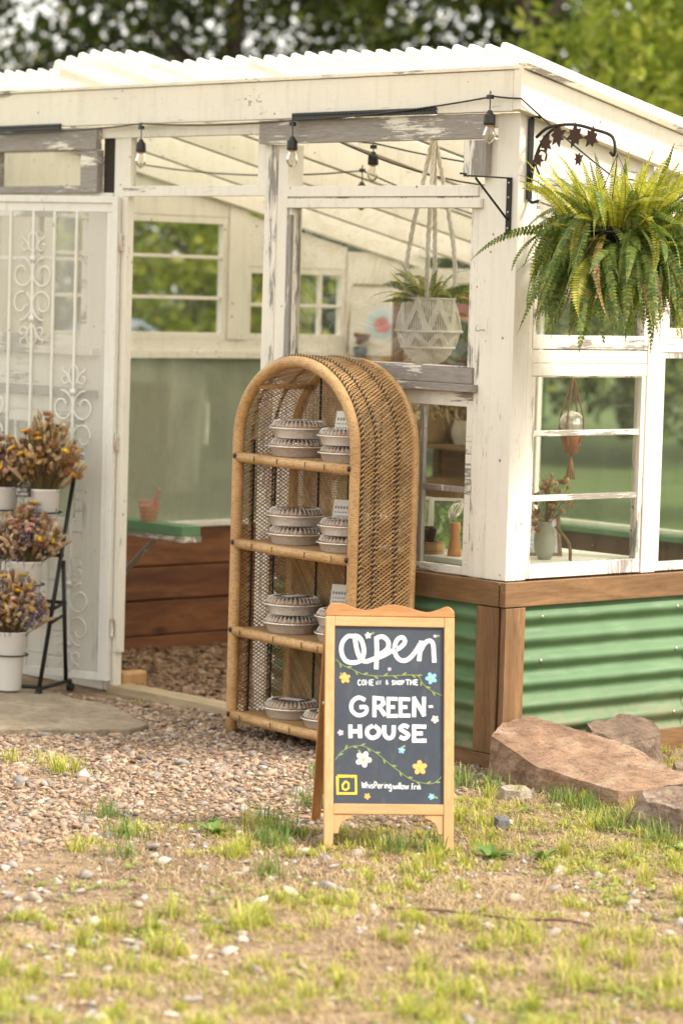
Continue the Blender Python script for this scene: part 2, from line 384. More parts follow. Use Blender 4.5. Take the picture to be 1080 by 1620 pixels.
P = P[gravel_amt(x, y) & ~in_poly(x, y, SLAB) & ~inside_house(x, y, .02)]; n0 = len(P)
dens = vnoise(P[:,0], P[:,1], 1.7, 9); edge = in_poly(P[:,0]+.25, P[:,1]+.25, GP) & in_poly(P[:,0]+.1, P[:,1]-.2, GP)
P = P[((dens > .16) | (rng.random(n0) > .6)) & (edge | (rng.random(n0) > .45))]
sz = np.clip(rng.lognormal(math.log(.0088), .45, len(P)), .004, .028)
V, F_ = stones(P, sz, .5)
tag(np_mesh('gravel', V, F_, gravel_m, smooth=False), 'pinkish tan river gravel spread before the greenhouse door', 'gravel', kind='stuff')
P = scatter(6500, 5.9, 11.5, .19); x, y = P.T; P = P[~inside_house(x, y, .03) & ~in_poly(x, y, SLAB)]
P = P[(vnoise(P[:,0],P[:,1],1.9,12)*.8 + rng.random(len(P))*.5) > .62]
sz = np.clip(rng.lognormal(math.log(.0095), .58, len(P)), .004, .036)
V, F_ = stones(P, sz, .5)
tag(np_mesh('pebbles', V, F_, pebble_m), 'scattered grey and tan pebbles in the thin grass', 'pebbles', kind='stuff')

P = scatter(60000, 5.9, 11.0, .155); x, y = P.T; P = P[~inside_house(x, y, .03) & ~in_poly(x, y, SLAB)]
P = P[vnoise(P[:,0],P[:,1],2.6,41)*.7+vnoise(P[:,0],P[:,1],9,42)*.3 > .42]
V, F_ = stones(P, np.clip(rng.lognormal(math.log(.0034), .45, len(P)), .0016, .009), .6)
tag(np_mesh('soil_crumbs', V, F_, stone_mat('soil_crumb', [(0,(.14,.09,.055)),(.4,(.28,.19,.12)),(.7,(.42,.31,.20)),(.9,(.55,.44,.32)),(1,(.16,.13,.11))])), 'crumbs of dry brown soil between the grass tufts', 'soil crumbs', kind='stuff')
# grass ---------------------------------------------------------------
def blades(P, H, W, lean, col_mat, name, label, cat, zf=gh):
    n = len(P); az = rng.uniform(0, 6.28, n); dx, dy = np.cos(az), np.sin(az); px, py = -dy, dx
    z0 = zf(P[:,0], P[:,1]) - .003; V = np.zeros((n, 7, 3))
    for k, t in enumerate((0, .4, .75)):
        off = lean*H*t**1.8; hz = H*t*np.sqrt(np.clip(1-(lean*t**.8)**2*.8, .05, 1)); ww = W*(1-.35*t)
        for s, q in ((-1, 0), (1, 1)):
            V[:, 2*k+q, 0] = P[:,0] + dx*off + px*ww*s; V[:, 2*k+q, 1] = P[:,1] + dy*off + py*ww*s; V[:, 2*k+q, 2] = z0+hz
    off = lean*H; V[:, 6, 0] = P[:,0]+dx*off; V[:, 6, 1] = P[:,1]+dy*off; V[:, 6, 2] = z0 + H*np.sqrt(np.clip(1-lean**2*.8, .05, 1))
    b = (np.arange(n)*7)[:, None]
    T = np.concatenate([b+np.array([[0,1,3]]), b+np.array([[0,3,2]]), b+np.array([[2,3,5]]), b+np.array([[2,5,4]]), b+np.array([[4,5,6]])], 0)
    return tag(np_mesh(name, V.reshape(-1,3), T, col_mat), label, cat, kind='stuff')
def blade_mat(name, stops, tr=.35):
    t = NT(name); i = t.island(); c = t.ramp(i, stops); t.col(c).rough(.55); t.translucent(tr, c); return t.m
grass_m = blade_mat('grass_blades', [(0,(.18,.24,.03)),(.3,(.36,.42,.05)),(.6,(.50,.50,.07)),(.85,(.64,.57,.15)),(1,(.70,.60,.28))])
dry_m = blade_mat('dry_straw', [(0,(.26,.17,.08)),(.4,(.48,.36,.18)),(.8,(.64,.51,.28)),(1,(.18,.11,.05))], .2)
def clusters(nc, per, spread, d0, d1, accept, side=.19):
    C_ = scatter(nc, d0, d1, side); C_ = C_[accept(C_[:,0], C_[:,1])]
    n = rng.poisson(per, len(C_)).clip(3); idx = np.repeat(np.arange(len(C_)), n)
    sp = spread*rng.lognormal(0, .6, len(C_)); return C_[idx] + rng.normal(size=(len(idx), 2))*sp[idx][:, None], idx, len(C_)
def soilzone(x, y): return ~inside_house(x, y, .05) & ~in_poly(x, y, SLAB) & ~((x > -.2) & (x < .95) & (y > -.24) & (y < .15))
def acc(x, y):
    g = gravel_amt(x, y); v = vnoise(x, y, 1.2, 21)*.55 + vnoise(x, y, 3.5, 22)*.45
    front = np.clip((y*-1 + x - 1.8)/2.5, 0, 1)*.16
    return soilzone(x, y) & np.where(g, v > .86, v > .46-front)
Pb, idx, nc = clusters(2300, 62, .0165, 5.9, 11.6, acc)
Hc = rng.lognormal(math.log(.028), .5, nc).clip(.010, .09)
blades(Pb, Hc[idx]*rng.uniform(.55, 1.25, len(Pb)), rng.uniform(.0008, .0018, len(Pb)), rng.uniform(.15, 1.0, len(Pb)), grass_m, 'grass', 'short thin yellow green grass tufts on bare earth', 'grass')
Pd, idx, nc = clusters(4200, 30, .05, 5.9, 11.6, lambda x, y: soilzone(x, y) & np.where(gravel_amt(x, y), rng.random(len(x)) > .985, (vnoise(x,y,1.5,31)+rng.random(len(x))*.5) > .5))
blades(Pd, rng.uniform(.012, .045, len(Pd)), rng.uniform(.0006, .0014, len(Pd)), rng.uniform(.9, 1.10, len(Pd)), dry_m, 'dry_grass', 'dry straw coloured grass lying on the bare earth', 'dry grass')

# wood chips inside the door ------------------------------------------
def chips():
    n = 6500; x = rng.uniform(-3.08, -1.2, n); y = rng.uniform(.10, 1.9, n)
    L_ = rng.uniform(.008, .026, n); W_ = L_*rng.uniform(.3, .8, n); T_ = rng.uniform(.0015, .004, n)
    c = np.array([[-1,-1,-1],[1,-1,-1],[1,1,-1],[-1,1,-1],[-1,-1,1],[1,-1,1],[1,1,1],[-1,1,1]], float)
    S = c[None]*np.stack([L_, W_, T_], 1)[:, None, :]; a = rng.normal(0, .35, n); b = rng.normal(0, .35, n); az = rng.uniform(0, 6.28, n)
    yy = S[...,1]*np.cos(a)[:,None]-S[...,2]*np.sin(a)[:,None]; zz = S[...,1]*np.sin(a)[:,None]+S[...,2]*np.cos(a)[:,None]; xx = S[...,0]
    x2 = xx*np.cos(b)[:,None]+zz*np.sin(b)[:,None]; zz = -xx*np.sin(b)[:,None]+zz*np.cos(b)[:,None]
    X = x2*np.cos(az)[:,None]-yy*np.sin(az)[:,None]+x[:,None]; Y = x2*np.sin(az)[:,None]+yy*np.cos(az)[:,None]+y[:,None]
    Z = zz + .008 + rng.uniform(0, .012, n)[:,None]
    f = np.array([[0,3,2,1],[4,5,6,7],[0,1,5,4],[1,2,6,5],[2,3,7,6],[3,0,4,7]])
    m_ = stone_mat('wood_chip', [(0,(.16,.085,.045)),(.4,(.30,.175,.10)),(.75,(.46,.31,.20)),(1,(.10,.055,.035))])
    tag(np_mesh('wood_chips', np.stack([X,Y,Z],-1).reshape(-1,3), (f[None]+(np.arange(n)*8)[:,None,None]).reshape(-1,4), m_), 'brown wood chips covering the greenhouse floor', 'wood chips', kind='stuff')
chips()

# ------------------------------------------------------------------ the greenhouse
GH = empty('greenhouse', (0,0,0), 0, 'small white painted greenhouse of salvaged windows with a green corrugated steel skirt', 'greenhouse')
SL = .22                                                 # roof fall per metre
def part(name, mat, *boxes, bevel=.002, parent=GH, label=None):
    b = MB()
    for q in boxes: b.box(*q)
    return b.build(name, mat, parent, bevel=bevel, label=label)
def sloped(name, mat, x0, x1, y0, y1, zb, zt, bevel=.002, label=None):
    """board following the roof fall; zb/zt are heights at y=0"""
    f = lambda y, z: z - SL*y
    b = MB().hexa([(x0,y0,f(y0,zb)),(x1,y0,f(y0,zb)),(x1,y1,f(y1,zb)),(x0,y1,f(y1,zb)),(x0,y0,f(y0,zt)),(x1,y0,f(y0,zt)),(x1,y1,f(y1,zt)),(x0,y1,f(y1,zt))])
    return b.build(name, mat, GH, bevel=bevel, label=label)
# fascias
part('fascia', PW['x'], (-3.4,-.04,2.25, -.003,-.002,2.388))
part('fascia_cap', PW['x'], (-3.4,-.047,2.390, .03,.0,2.404))
sloped('side_fascia', PW['y'], .001, .040, -.042, 2.6, 2.245, 2.383)
sloped('fascia_cap', PW['ym'], -.01, .052, -.03, 2.6, 2.385, 2.406)
# corner post and front posts
part('corner_post', PW['z'], (-.108,.0,.647, -.002,.072,2.247))
part('casing_board', PW['z'], (-.172,.006,.647, -.1085,.06,2.16))
part('casing_board', PW['zm'], (-.198,.009,.647, -.1725,.05,2.0), label='casing board with grey wood showing through the paint')
part('door_post', PW['zm'], (-1.330,.0,.0, -1.262,.09,2.158))
part('door_post', PW['z'], (-1.2615,.004,.0, -1.205,.08,2.158))
part('door_post', PW['z'], (-2.262,.010,.0, -2.205,.045,2.248))
part('door_jamb', PW['z'], (-2.204,.0,.16, -2.163,.035,1.968))
part('door_jamb', PW['z'], (-2.204,.0,.0, -2.178,.035,.159))
# weathered header above the big front window
part('header_beam', PW['xh'], (-1.336,-.030,2.160, -.124,-.001,2.246), label='bare grey header beam with flaking white paint')
part('header_beam', PW['xh'], (-3.15,-.030,2.155, -2.335,-.001,2.238), label='bare grey header beam with flaking white paint')
part('packing_block', PW['zh'], (-.245,-.028,2.030, -.137,-.003,2.156))
part('rail', PW['x'], (-1.204,.0,1.966, -.199,.055,2.004))
part('wall_plate', PW['xi'], (-3.28,.002,2.20, -.11,.04,2.245))
# skirt: corner boards, bands, base timbers, corrugated steel
part('timber_band', stain['x'], (-1.20,-.030,.560, -.004,-.002,.644), label='dark stained timber band')
part('timber_band', stain['y'], (.002,-.030,.560, .030,2.5,.644))
part('corner_board', stain['z'], (-.112,-.026,.048, -.006,-.001,.556))
part('corner_board', stain['z'], (.003,-.022,-.02, .028,.073,.556))
part('base_timber', stain['x'], (-1.20,-.028,-.04, -.006,-.001,.046))
part('base_timber', stain['y'], (.002,.0745,-.04, .026,2.5,.075))
def corrug(name, a0, a1, z0, z1, side, mat):
    n = int((z1-z0)/.0035); V = []
    for k in range(n+1):
        z = z0+(z1-z0)*k/n; o = .0115*math.sin(2*math.pi*z/.077)
        for a in np.linspace(a0, a1, 12):
            w_ = .0012*math.sin(a*9+z*13)
            V.append((a, -.013+o+w_, z) if side == 'f' else (.0135-o+w_, a, z))
    Fc = [(k*12+i, k*12+i+1, k*12+i+13, k*12+i+12) for k in range(n) for i in range(11)]
    return MB().add(V, Fc).build(name, mat, GH, smooth=True)
corrug('steel_skirt', -1.20, -.105, .03, .565, 'f', green_steel)
corrug('steel_skirt', .066, 2.5, .06, .565, 's', green_steel)
# screws and a sheet lap on the side skirt
for ys in (.16,.86,1.56):
    for zs_ in (.135,.366,.520): MB().lathe([(0,.004),(.004,.0035),(.0065,.001),(.0065,0)], (.0255,ys,zs_), 8, Matrix.Rotation(R(90),3,'Y')).build('screw', zinc, GH)
corrug('steel_lap', .92, 1.02, .062, .563, 's', green_steel).location = (.0025,0,0)
# inner lining of the skirt
part('skirt_lining', plank_m, (-1.20,.001,.0, -.03,.02,.64), (-.02,.02,.0, .0,2.45,.64), bevel=0)

def window(x0, z0, x1, z1, side='f', fr=.03, vb=(), hb=(), depth=(.006,.036), fm=None, pm=None, bar=.014, label=None, sill=None, bm_=None, frb=None, frt=None, base=0.0):
    """a framed light in a wall. side f: plane y=base; s: x=base; l: left end wall (x=base, facing in)"""
    fm = fm or PW['xm']; pm = pm or glass; frb = frb or fr; frt = frt or fr
    d0, d1 = depth
    def q(a0,a1,zz0,zz1,e0,e1):
        if side == 'f': return (a0, base+e0, zz0, a1, base+e1, zz1)
        return (base-e1, a0, zz0, base-e0, a1, zz1)
    b = MB()
    b.box(*q(x0,x0+fr,z0,z1,d0,d1)); b.box(*q(x1-fr,x1,z0,z1,d0,d1))
    b.box(*q(x0+fr,x1-fr,z0,z0+frb,d0+.001,d1-.001)); b.box(*q(x0+fr,x1-fr,z1-frt,z1,d0+.001,d1-.001))
    wn = b.build('window', fm, GH, bevel=.002, label=label)
    md = (d0+d1)/2
    if vb or hb:
        m_ = MB()
        for v in vb: m_.box(*q(v-bar/2,v+bar/2,z0+frb,z1-frt,d0+.004,d1-.008))
        for h in hb: m_.box(*q(x0+fr,x1-fr,h-bar/2,h+bar/2,d0+.006,d1-.010))
        m_.build('muntin', bm_ or fm, wn, bevel=.0015)
    xs = [x0+fr]+list(vb)+[x1-fr]; zs = [z0+frb]+list(hb)+[z1-frt]
    for i in range(len(xs)-1):
        for j in range(len(zs)-1):
            a0, a1, c0, c1 = xs[i]+.001, xs[i+1]-.001, zs[j]+.001, zs[j+1]-.001; t_ = .0004*((i+j) % 3)
            if side == 'f': v = [(a0,base+md+t_,c0),(a1,base+md+t_,c0),(a1,base+md+t_,c1),(a0,base+md+t_,c1)]
            else: v = [(base-md-t_,a0,c0),(base-md-t_,a1,c0),(base-md-t_,a1,c1),(base-md-t_,a0,c1)]
            MB().add(v, [(0,1,2,3)]).build('pane', pm, wn)
    return wn
# transom over the door
window(-2.204, 1.970, -1.331, 2.247, fr=.05, frb=.040, frt=.046, fm=PW['x'], pm=glass, label='narrow transom window over the doorway')
# left transom + wall left of the door (behind the open screen door)
window(-3.12, 1.985, -2.335, 2.153, fr=.11, frb=.028, frt=.002, fm=PW['xh'], depth=(-.022,.01), label='transom window in a bare grey frame')
part('gap_shade', plain('dark_gap', (.03,.022,.016), .9), (-2.334,.012,1.97, -2.263,.03,2.245), bevel=0)  # near-black strip, painted stand-in for the shade in the open gap
window(-3.10, 1.37, -2.42, 1.93, fr=.04, hb=(1.72,), vb=(-2.76,), fm=PW['xm'], depth=(.006,.04))
part('casing_board', PW['x'], (-3.2,.0,1.932, -2.263,.03,1.984))
part('casing_board', PW['z'], (-2.418,.004,.0, -2.2625,.03,1.931))
part('window_ledge', PW['xm'], (-3.2,-.03,1.335, -2.33,.03,1.366)); part('casing_board', PW['x'], (-3.2,.004,1.20, -2.419,.03,1.334))
part('window_ledge', PW['xh'], (-3.2,-.02,1.165, -2.33,.03,1.198))
window(-3.10, .62, -2.42, 1.10, fr=.05, vb=(-2.9,-2.72,), fm=PW['xm'], depth=(.006,.04))
part('casing_board', PW['x'], (-3.2,.004,1.101, -2.419,.03,1.163))
part('siding', PW['x'], *[(-3.2,.004+.001*(k%2),.0+.103*k, -2.42,.03,.10+.103*k) for k in range(6)])
part('gable_board', PW['z'], (-3.2,.002,.0, -3.105,.05,2.2))
# big front window, film covered, with its peeling sill
window(-1.204, 1.372, -.199, 1.965, fr=.036, frb=.004, frt=.040, fm=PW['zm'], pm=film, depth=(.010,.044), label='large window covered with wrinkled clear film')
part('window_stop', PW['x'], (-1.20,-.010,1.925, -.175,.008,1.958))
part('window_strip', PW['zh'], (-1.196,-.003,1.36, -1.172,.008,1.90), label='bare grey strip at the left of the window')
part('sill_board', PW['xh'], (-1.203,.0,1.316, -.20,.03,1.371), label='bare grey board under the window with curls of white paint')
part('sill', PW['xh'], (-1.203,-.022,1.288, -.176,.02,1.3145))
# lower front window
window(-.955, .648, -.199, 1.286, fr=.030, frb=.028, frt=.050, vb=(-.705,-.455), hb=(.945,), fm=PW['xm'], bm_=PW['zh'], pm=glass, bar=.020, depth=(.010,.040), label='small paned window with grey bars')
part('casing_board', PW['zm'], (-1.203,.006,.648, -.956,.04,1.286))
# side windows
part('jamb_board', PW['z'], (-.05,.0735,.647, -.004,.0985,2.23))
window(.100, .650, .680, 1.352, side='s', fr=.020, frb=.048, frt=.004, hb=(.928,1.153), fm=PW['zm'], bm_=PW['ym'], bar=.020, depth=(.006,.040), label='three light window showing the lawn beyond')
part('side_rail', PW['y'], (-.045,.0995,1.353, -.004,.682,1.396), (-.045,.0995,1.398, -.006,.682,1.442))
window(.092, 1.446, .682, 2.03, side='s', fr=.022, frb=.048, fm=PW['ym'], depth=(.004,.040), label='upper side window behind the hanging fern')
part('side_stud', PW['z'], (-.06,.6835,.647, -.001,.758,2.08))
window(.760, .650, 1.55, 1.436, side='s', fr=.02, frb=.030, fm=PW['zm'], pm=dusty, depth=(.006,.04))
window(.760, 1.490, 1.55, 1.90, side='s', fr=.035, fm=PW['ym'], depth=(.006,.04)); part('side_rail', PW['y'], (-.045,.760,1.438, -.004,1.55,1.488))
part('side_stud', PW['z'], (-.06,1.552,.647, -.001,1.64,1.88)); window(1.642,.650,2.30,1.436, side='s', fr=.03, fm=PW['zm'], pm=dusty)
part('side_stud', PW['z'], (-.06,2.302,.0, -.001,2.40,1.72)); part('side_rail', PW['y'], (-.045,1.642,1.438, -.004,2.30,1.75))
# fill between side windows and the falling roof
b = MB().hexa([(-.04,.0995,2.032),(-.006,.0995,2.032),(-.006,.682,2.032),(-.04,.682,2.032),(-.04,.0995,2.24),(-.006,.0995,2.24),(-.006,.682,2.11),(-.04,.682,2.11)])
b.hexa([(-.04,.760,1.902),(-.006,.760,1.902),(-.006,1.55,1.902),(-.04,1.55,1.902),(-.04,.760,2.09),(-.006,.760,2.09),(-.006,1.55,1.91),(-.04,1.55,1.91)])
b.build('gable_board', PW['y'], GH)
# left end wall seen through the doorway
LX = -3.15
part('plank_wall', plank_m, *[(LX-.03,.05,.0+z, LX+.001*(k%2),2.42,.0+z+h) for k,(z,h) in enumerate([(.0,.066),(.072,.149),(.229,.145),(.381,.165)])], bevel=.003)
part('plank_light_stop', plain('dark_light_stop', (.03,.018,.01), .9), (LX-.045,.05,.0, LX-.031,2.42,.546), bevel=0)  # added dark sheet, stops daylight showing through the plank joints
part('ledge', PW['yi'], (LX-.035,.05,.548, LX+.012,2.42,.572))
part('fibreglass_panel', fibre, (LX-.012,.05,.574, LX-.008,2.42,1.300), bevel=0)
part('ledge', PW['yi'], (LX-.04,.05,1.302, LX+.03,2.42,1.330)); part('ledge', PW['yi'], (LX-.03,.05,1.331, LX+.008,2.42,1.385))
window(.35, 1.386, 1.335, 1.93, side='l', base=LX, fr=.03, hb=(1.57,1.752), fm=PW['yi'], bar=.016, pm=glass, depth=(-.005,.03))
part('end_post', PW['zi'], (LX-.03,1.337,1.386, LX+.015,1.448,2.02))
window(1.45, 1.386, 2.05, 1.715, side='l', base=LX, fr=.028, hb=(1.545,), vb=(1.60,1.745,1.90), fm=PW['yi'], bar=.016, pm=glass, depth=(-.005,.03))
part('end_post', PW['zi'], (LX-.03,2.052,1.386, LX+.015,2.42,1.80)); part('end_post', PW['zi'], (LX-.03,.05,1.386, LX+.015,.348,2.2))
b = MB(); b.hexa([(LX-.02,.349,1.932),(LX+.006,.349,1.932),(LX+.006,1.336,1.932),(LX-.02,1.336,1.932),(LX-.02,.349,2.2),(LX+.006,.349,2.2),(LX+.006,1.336,1.99),(LX-.02,1.336,1.99)])
b.hexa([(LX-.02,1.449,1.717),(LX+.006,1.449,1.717),(LX+.006,2.051,1.717),(LX-.02,2.051,1.717),(LX-.02,1.449,1.95),(LX+.006,1.449,1.95),(LX+.006,2.051,1.82),(LX-.02,2.051,1.82)])
b.build('gable_board', PW['yi'], GH)
# back wall: planks, fibreglass, windows
BY = 2.44
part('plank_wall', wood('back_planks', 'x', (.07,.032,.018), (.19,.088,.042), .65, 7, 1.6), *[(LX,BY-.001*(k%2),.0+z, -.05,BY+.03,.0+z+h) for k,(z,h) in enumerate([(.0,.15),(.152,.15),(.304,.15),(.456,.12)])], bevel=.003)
part('ledge', green_paint, (LX,BY-.04,.578, -.05,BY+.03,.604))
for x_ in (-3.10,-2.30,-1.25,-.10): part('back_post', PW['zi'], (x_-.025,BY-.02,.606, x_+.025,BY+.03,1.72))
part('back_rail', PW['xi'], (-3.12,BY-.018,1.64, -.075,BY+.028,1.735))
for a0, a1 in ((-3.074,-2.326),(-2.274,-1.276),(-1.224,-.126)):
    window(a0, .606, a1, 1.638, side='f', base=BY, fr=.02, fm=PW['zi'], pm=dusty, depth=(-.005,.02))
# rafters, ceiling battens and roof sheets
for k in range(8):
    xr = -.085-.435*k; sloped('rafter', PW['yi'], xr-.019, xr+.019, .041, 2.55, 2.285, 2.392)
part('purlin', PW['xi'], *[(-3.3,yy,2.392-SL*yy-.06, -.02,yy+.035,2.392-SL*yy-.022) for yy in (2.48,)])
def roof_sheet(x0, x1, lift=0.0, twist=0.0, y0=-.205, kz=0.0):
    V = []; pit = .0766; nx = int((x1-x0)/pit*12); ny = 14
    for j in range(ny+1):
        y = y0+(2.62-y0)*(j/ny)**1.3; fr_ = max(0, 1-(y-y0)/.9)
        for i in range(nx+1):
            x = x0+(x1-x0)*i/nx; ph = ((x/pit) % 1.0); tri = abs(ph*2-1)
            zz = .025*(min(max((tri-.3)/.35, 0), 1)) + .0022*math.sin(x*31+y*5)
            z = 2.404+kz - SL*y + zz + (lift*math.sin(math.pi*(x-x0)/(x1-x0)) + twist*(x-x0)/(x1-x0))*fr_**1.5
            V.append((x, y + .006*math.sin(x*3.1), z))
    n = nx+1; Fc = [(j*n+i, j*n+i+1, j*n+n+i+1, j*n+n+i) for j in range(ny) for i in range(nx)]
    o = MB().add(V, Fc).build('roof_sheet', roofm, GH, smooth=False)
    s_ = o.modifiers.new('thick', 'SOLIDIFY'); s_.thickness = .0018
for q in ((-.62,.105,.004,.0,-.165,.0),(-1.27,-.60,.006,.004,-.163,.002),(-1.84,-1.24,.0,.008,-.17,.004),(-2.14,-1.78,.022,.022,-.205,.008),(-2.42,-2.06,.012,.045,-.195,.012),(-2.98,-2.36,.004,.0,-.163,.002),(-3.5,-2.94,.0,.004,-.205,.0)):
    roof_sheet(q[0], q[1], q[2], q[3], q[4], q[5])
# perforated black strips tucked under the fascia
def strip(x0, z0, x1, z1):
    b = MB(); n = int((x1-x0)/.016); h = .022
    for k in range(n):
        xa = x0+(x1-x0)*k/n; xb = x0+(x1-x0)*(k+1)/n; za = z0+(z1-z0)*k/n; xm = (xa+xb)/2
        b.box(xa,-.050,za,xb-.0001,-.0415,za+h*.42); b.box(xa,-.050,za+h*.62,xb-.0001,-.0415,za+h)
        b.box(xa,-.050,za+h*.42,xm-.002,-.0415,za+h*.62)
    b.build('vent_strip', black_plastic, GH, label='perforated black vent strip')
strip(-1.13, 2.246, -.37, 2.249); strip(-3.15, 2.236, -2.55, 2.238)
part('threshold', raw_x, (-2.21,-.015,-.02, -1.20,.095,.028))
part('wood_wedge', pine, (-2.24,.06,.0, -2.19,.18,.075), bevel=.012)

# screen door (open against the wall) ----------------------------------
def screen_mat():
    t = NT('expanded_screen_mesh'); N, L = t.N, t.L; t.col((.70,.69,.64)).rough(.5)
    sp = N.new('ShaderNodeSeparateXYZ'); L.new(t.tc.outputs['Object'], sp.inputs[0])
    u = t.math('MULTIPLY', sp.outputs[0], 2*math.pi/.0165); v = t.math('MULTIPLY', sp.outputs[2], 2*math.pi/.0088)
    a = t.math('ABSOLUTE', t.math('SINE', t.math('MULTIPLY', t.math('ADD', u, v), .5))); b = t.math('ABSOLUTE', t.math('SINE', t.math('MULTIPLY', t.math('SUBTRACT', u, v), .5)))
    mn = t.math('MINIMUM', a, b); hole = t.math('GREATER_THAN', mn, .365)
    tr = N.new('ShaderNodeBsdfTransparent'); ms = N.new('ShaderNodeMixShader'); L.new(hole, ms.inputs[0]); L.new(t.b.outputs[0], ms.inputs[1]); L.new(tr.outputs[0], ms.inputs[2]); L.new(ms.outputs[0], t.out.inputs[0]); return t.m
def screen_door():
    D = MB(); W_, z0, z1 = .82, .045, 1.968; fr = .026
    D.box(0,-.014,z0,fr,.014,z1); D.box(W_-fr,-.014,z0,W_,.014,z1); D.box(fr,-.0135,z1-fr,W_-fr,.0135,z1); D.box(fr,-.0135,z0,W_-fr,.0135,z0+.03)
    D.box(fr,-.006,z1-.062,W_-fr,.006,z1-fr-.0005); D.box(fr+.0005,-.0055,z0+.031,fr+.028,.0055,z1-.063)
    d = D.build('screen_door', white_steel, GH, bevel=.002, label='open white security screen door with scrollwork')
    d.location = (-2.188,-.018,0); d.rotation_euler = (0,0,R(200))
    MB().add([(fr+.029,.004,z0+.031),(W_-fr,.004,z0+.031),(W_-fr,.004,z1-.063),(fr+.029,.004,z1-.063)], [(0,1,2,3)]).build('screen_mesh', screen_mat(), d)
    bars = MB()
    for bx in (.19,.295,.395,.505,.61,.71):
        ww = .010 if abs(bx-.395) > .01 and abs(bx-.19) > .01 else .011
        bars.box(bx-ww/2,.006,z0+.03,bx+ww/2,.006+.012,z1-.062)
    bars.build('door_bar', white_steel, d, bevel=.0015)
    def scroll(cx, cz, nm):
        b = MB(); y = .014
        for sx in (-1, 1):
            for sz in (-1, 1):
                pts = []
                for k in range(34):
                    t = k/33; an = -math.pi/2 + t*math.pi*2.45; r = .062*(1-t*.80) if t > .35 else .062
                    r = .062*(1-max(0, t-.25)*1.05)
                    pts.append((cx+sx*(.018+.028+math.cos(an)*r*.85*-1 + (1-t)*.012) , y, cz+sz*(.064+math.sin(an)*r*-1)))
                b.tube(pts, .0042, 5)
        for k, (dz, s_) in enumerate(((.165, 1), (-.165, -1))):
            for sx in (-1, 1):
                pts = [(cx+sx*.004, y, cz+dz+s_*.065), (cx+sx*.022, y, cz+dz+s_*.035), (cx+sx*.018, y, cz+dz), (cx+sx*.045, y, cz+dz-s_*.012), (cx+sx*.055, y, cz+dz+s_*.01), (cx+sx*.04, y, cz+dz+s_*.018)]
                b.tube(catmull(pts, 4), .0036, 5)
                pts = [(cx+sx*.006, y, cz+dz-s_*.02), (cx+sx*.035, y, cz+dz+s_*.03), (cx+sx*.052, y, cz+dz+s_*.038), (cx+sx*.05, y, cz+dz+s_*.052)]
                b.tube(catmull(pts, 4), .0036, 5)
            b.box(cx-.012, y-.006, cz+dz-s_*.045-.012, cx+.012, y+.006, cz+dz-s_*.045+.012)
        b.build('scrollwork', white_steel, d, smooth=True)
    for cx, cz in ((.395,1.595),(.395,.62),(.19,1.07),(.19,.30),(.61,1.07)): scroll(cx, cz, '')
    for hz in (1.79, 1.0, .26):
        h = MB(); h.tube([(-.008,.0,hz-.035),(-.008,.0,hz+.035)], .007, 8)
        for k in range(3): h.box(-.02,-.015,hz-.033+.023*k,.0,-.0145+.004,hz-.015+.023*k)
        h.build('hinge', painted('hinge_paint%d' % int(hz*10), 'z', .45, (.78,.76,.70), (.42,.20,.07), (.5,.3,.14)), d, bevel=.001)
screen_door()

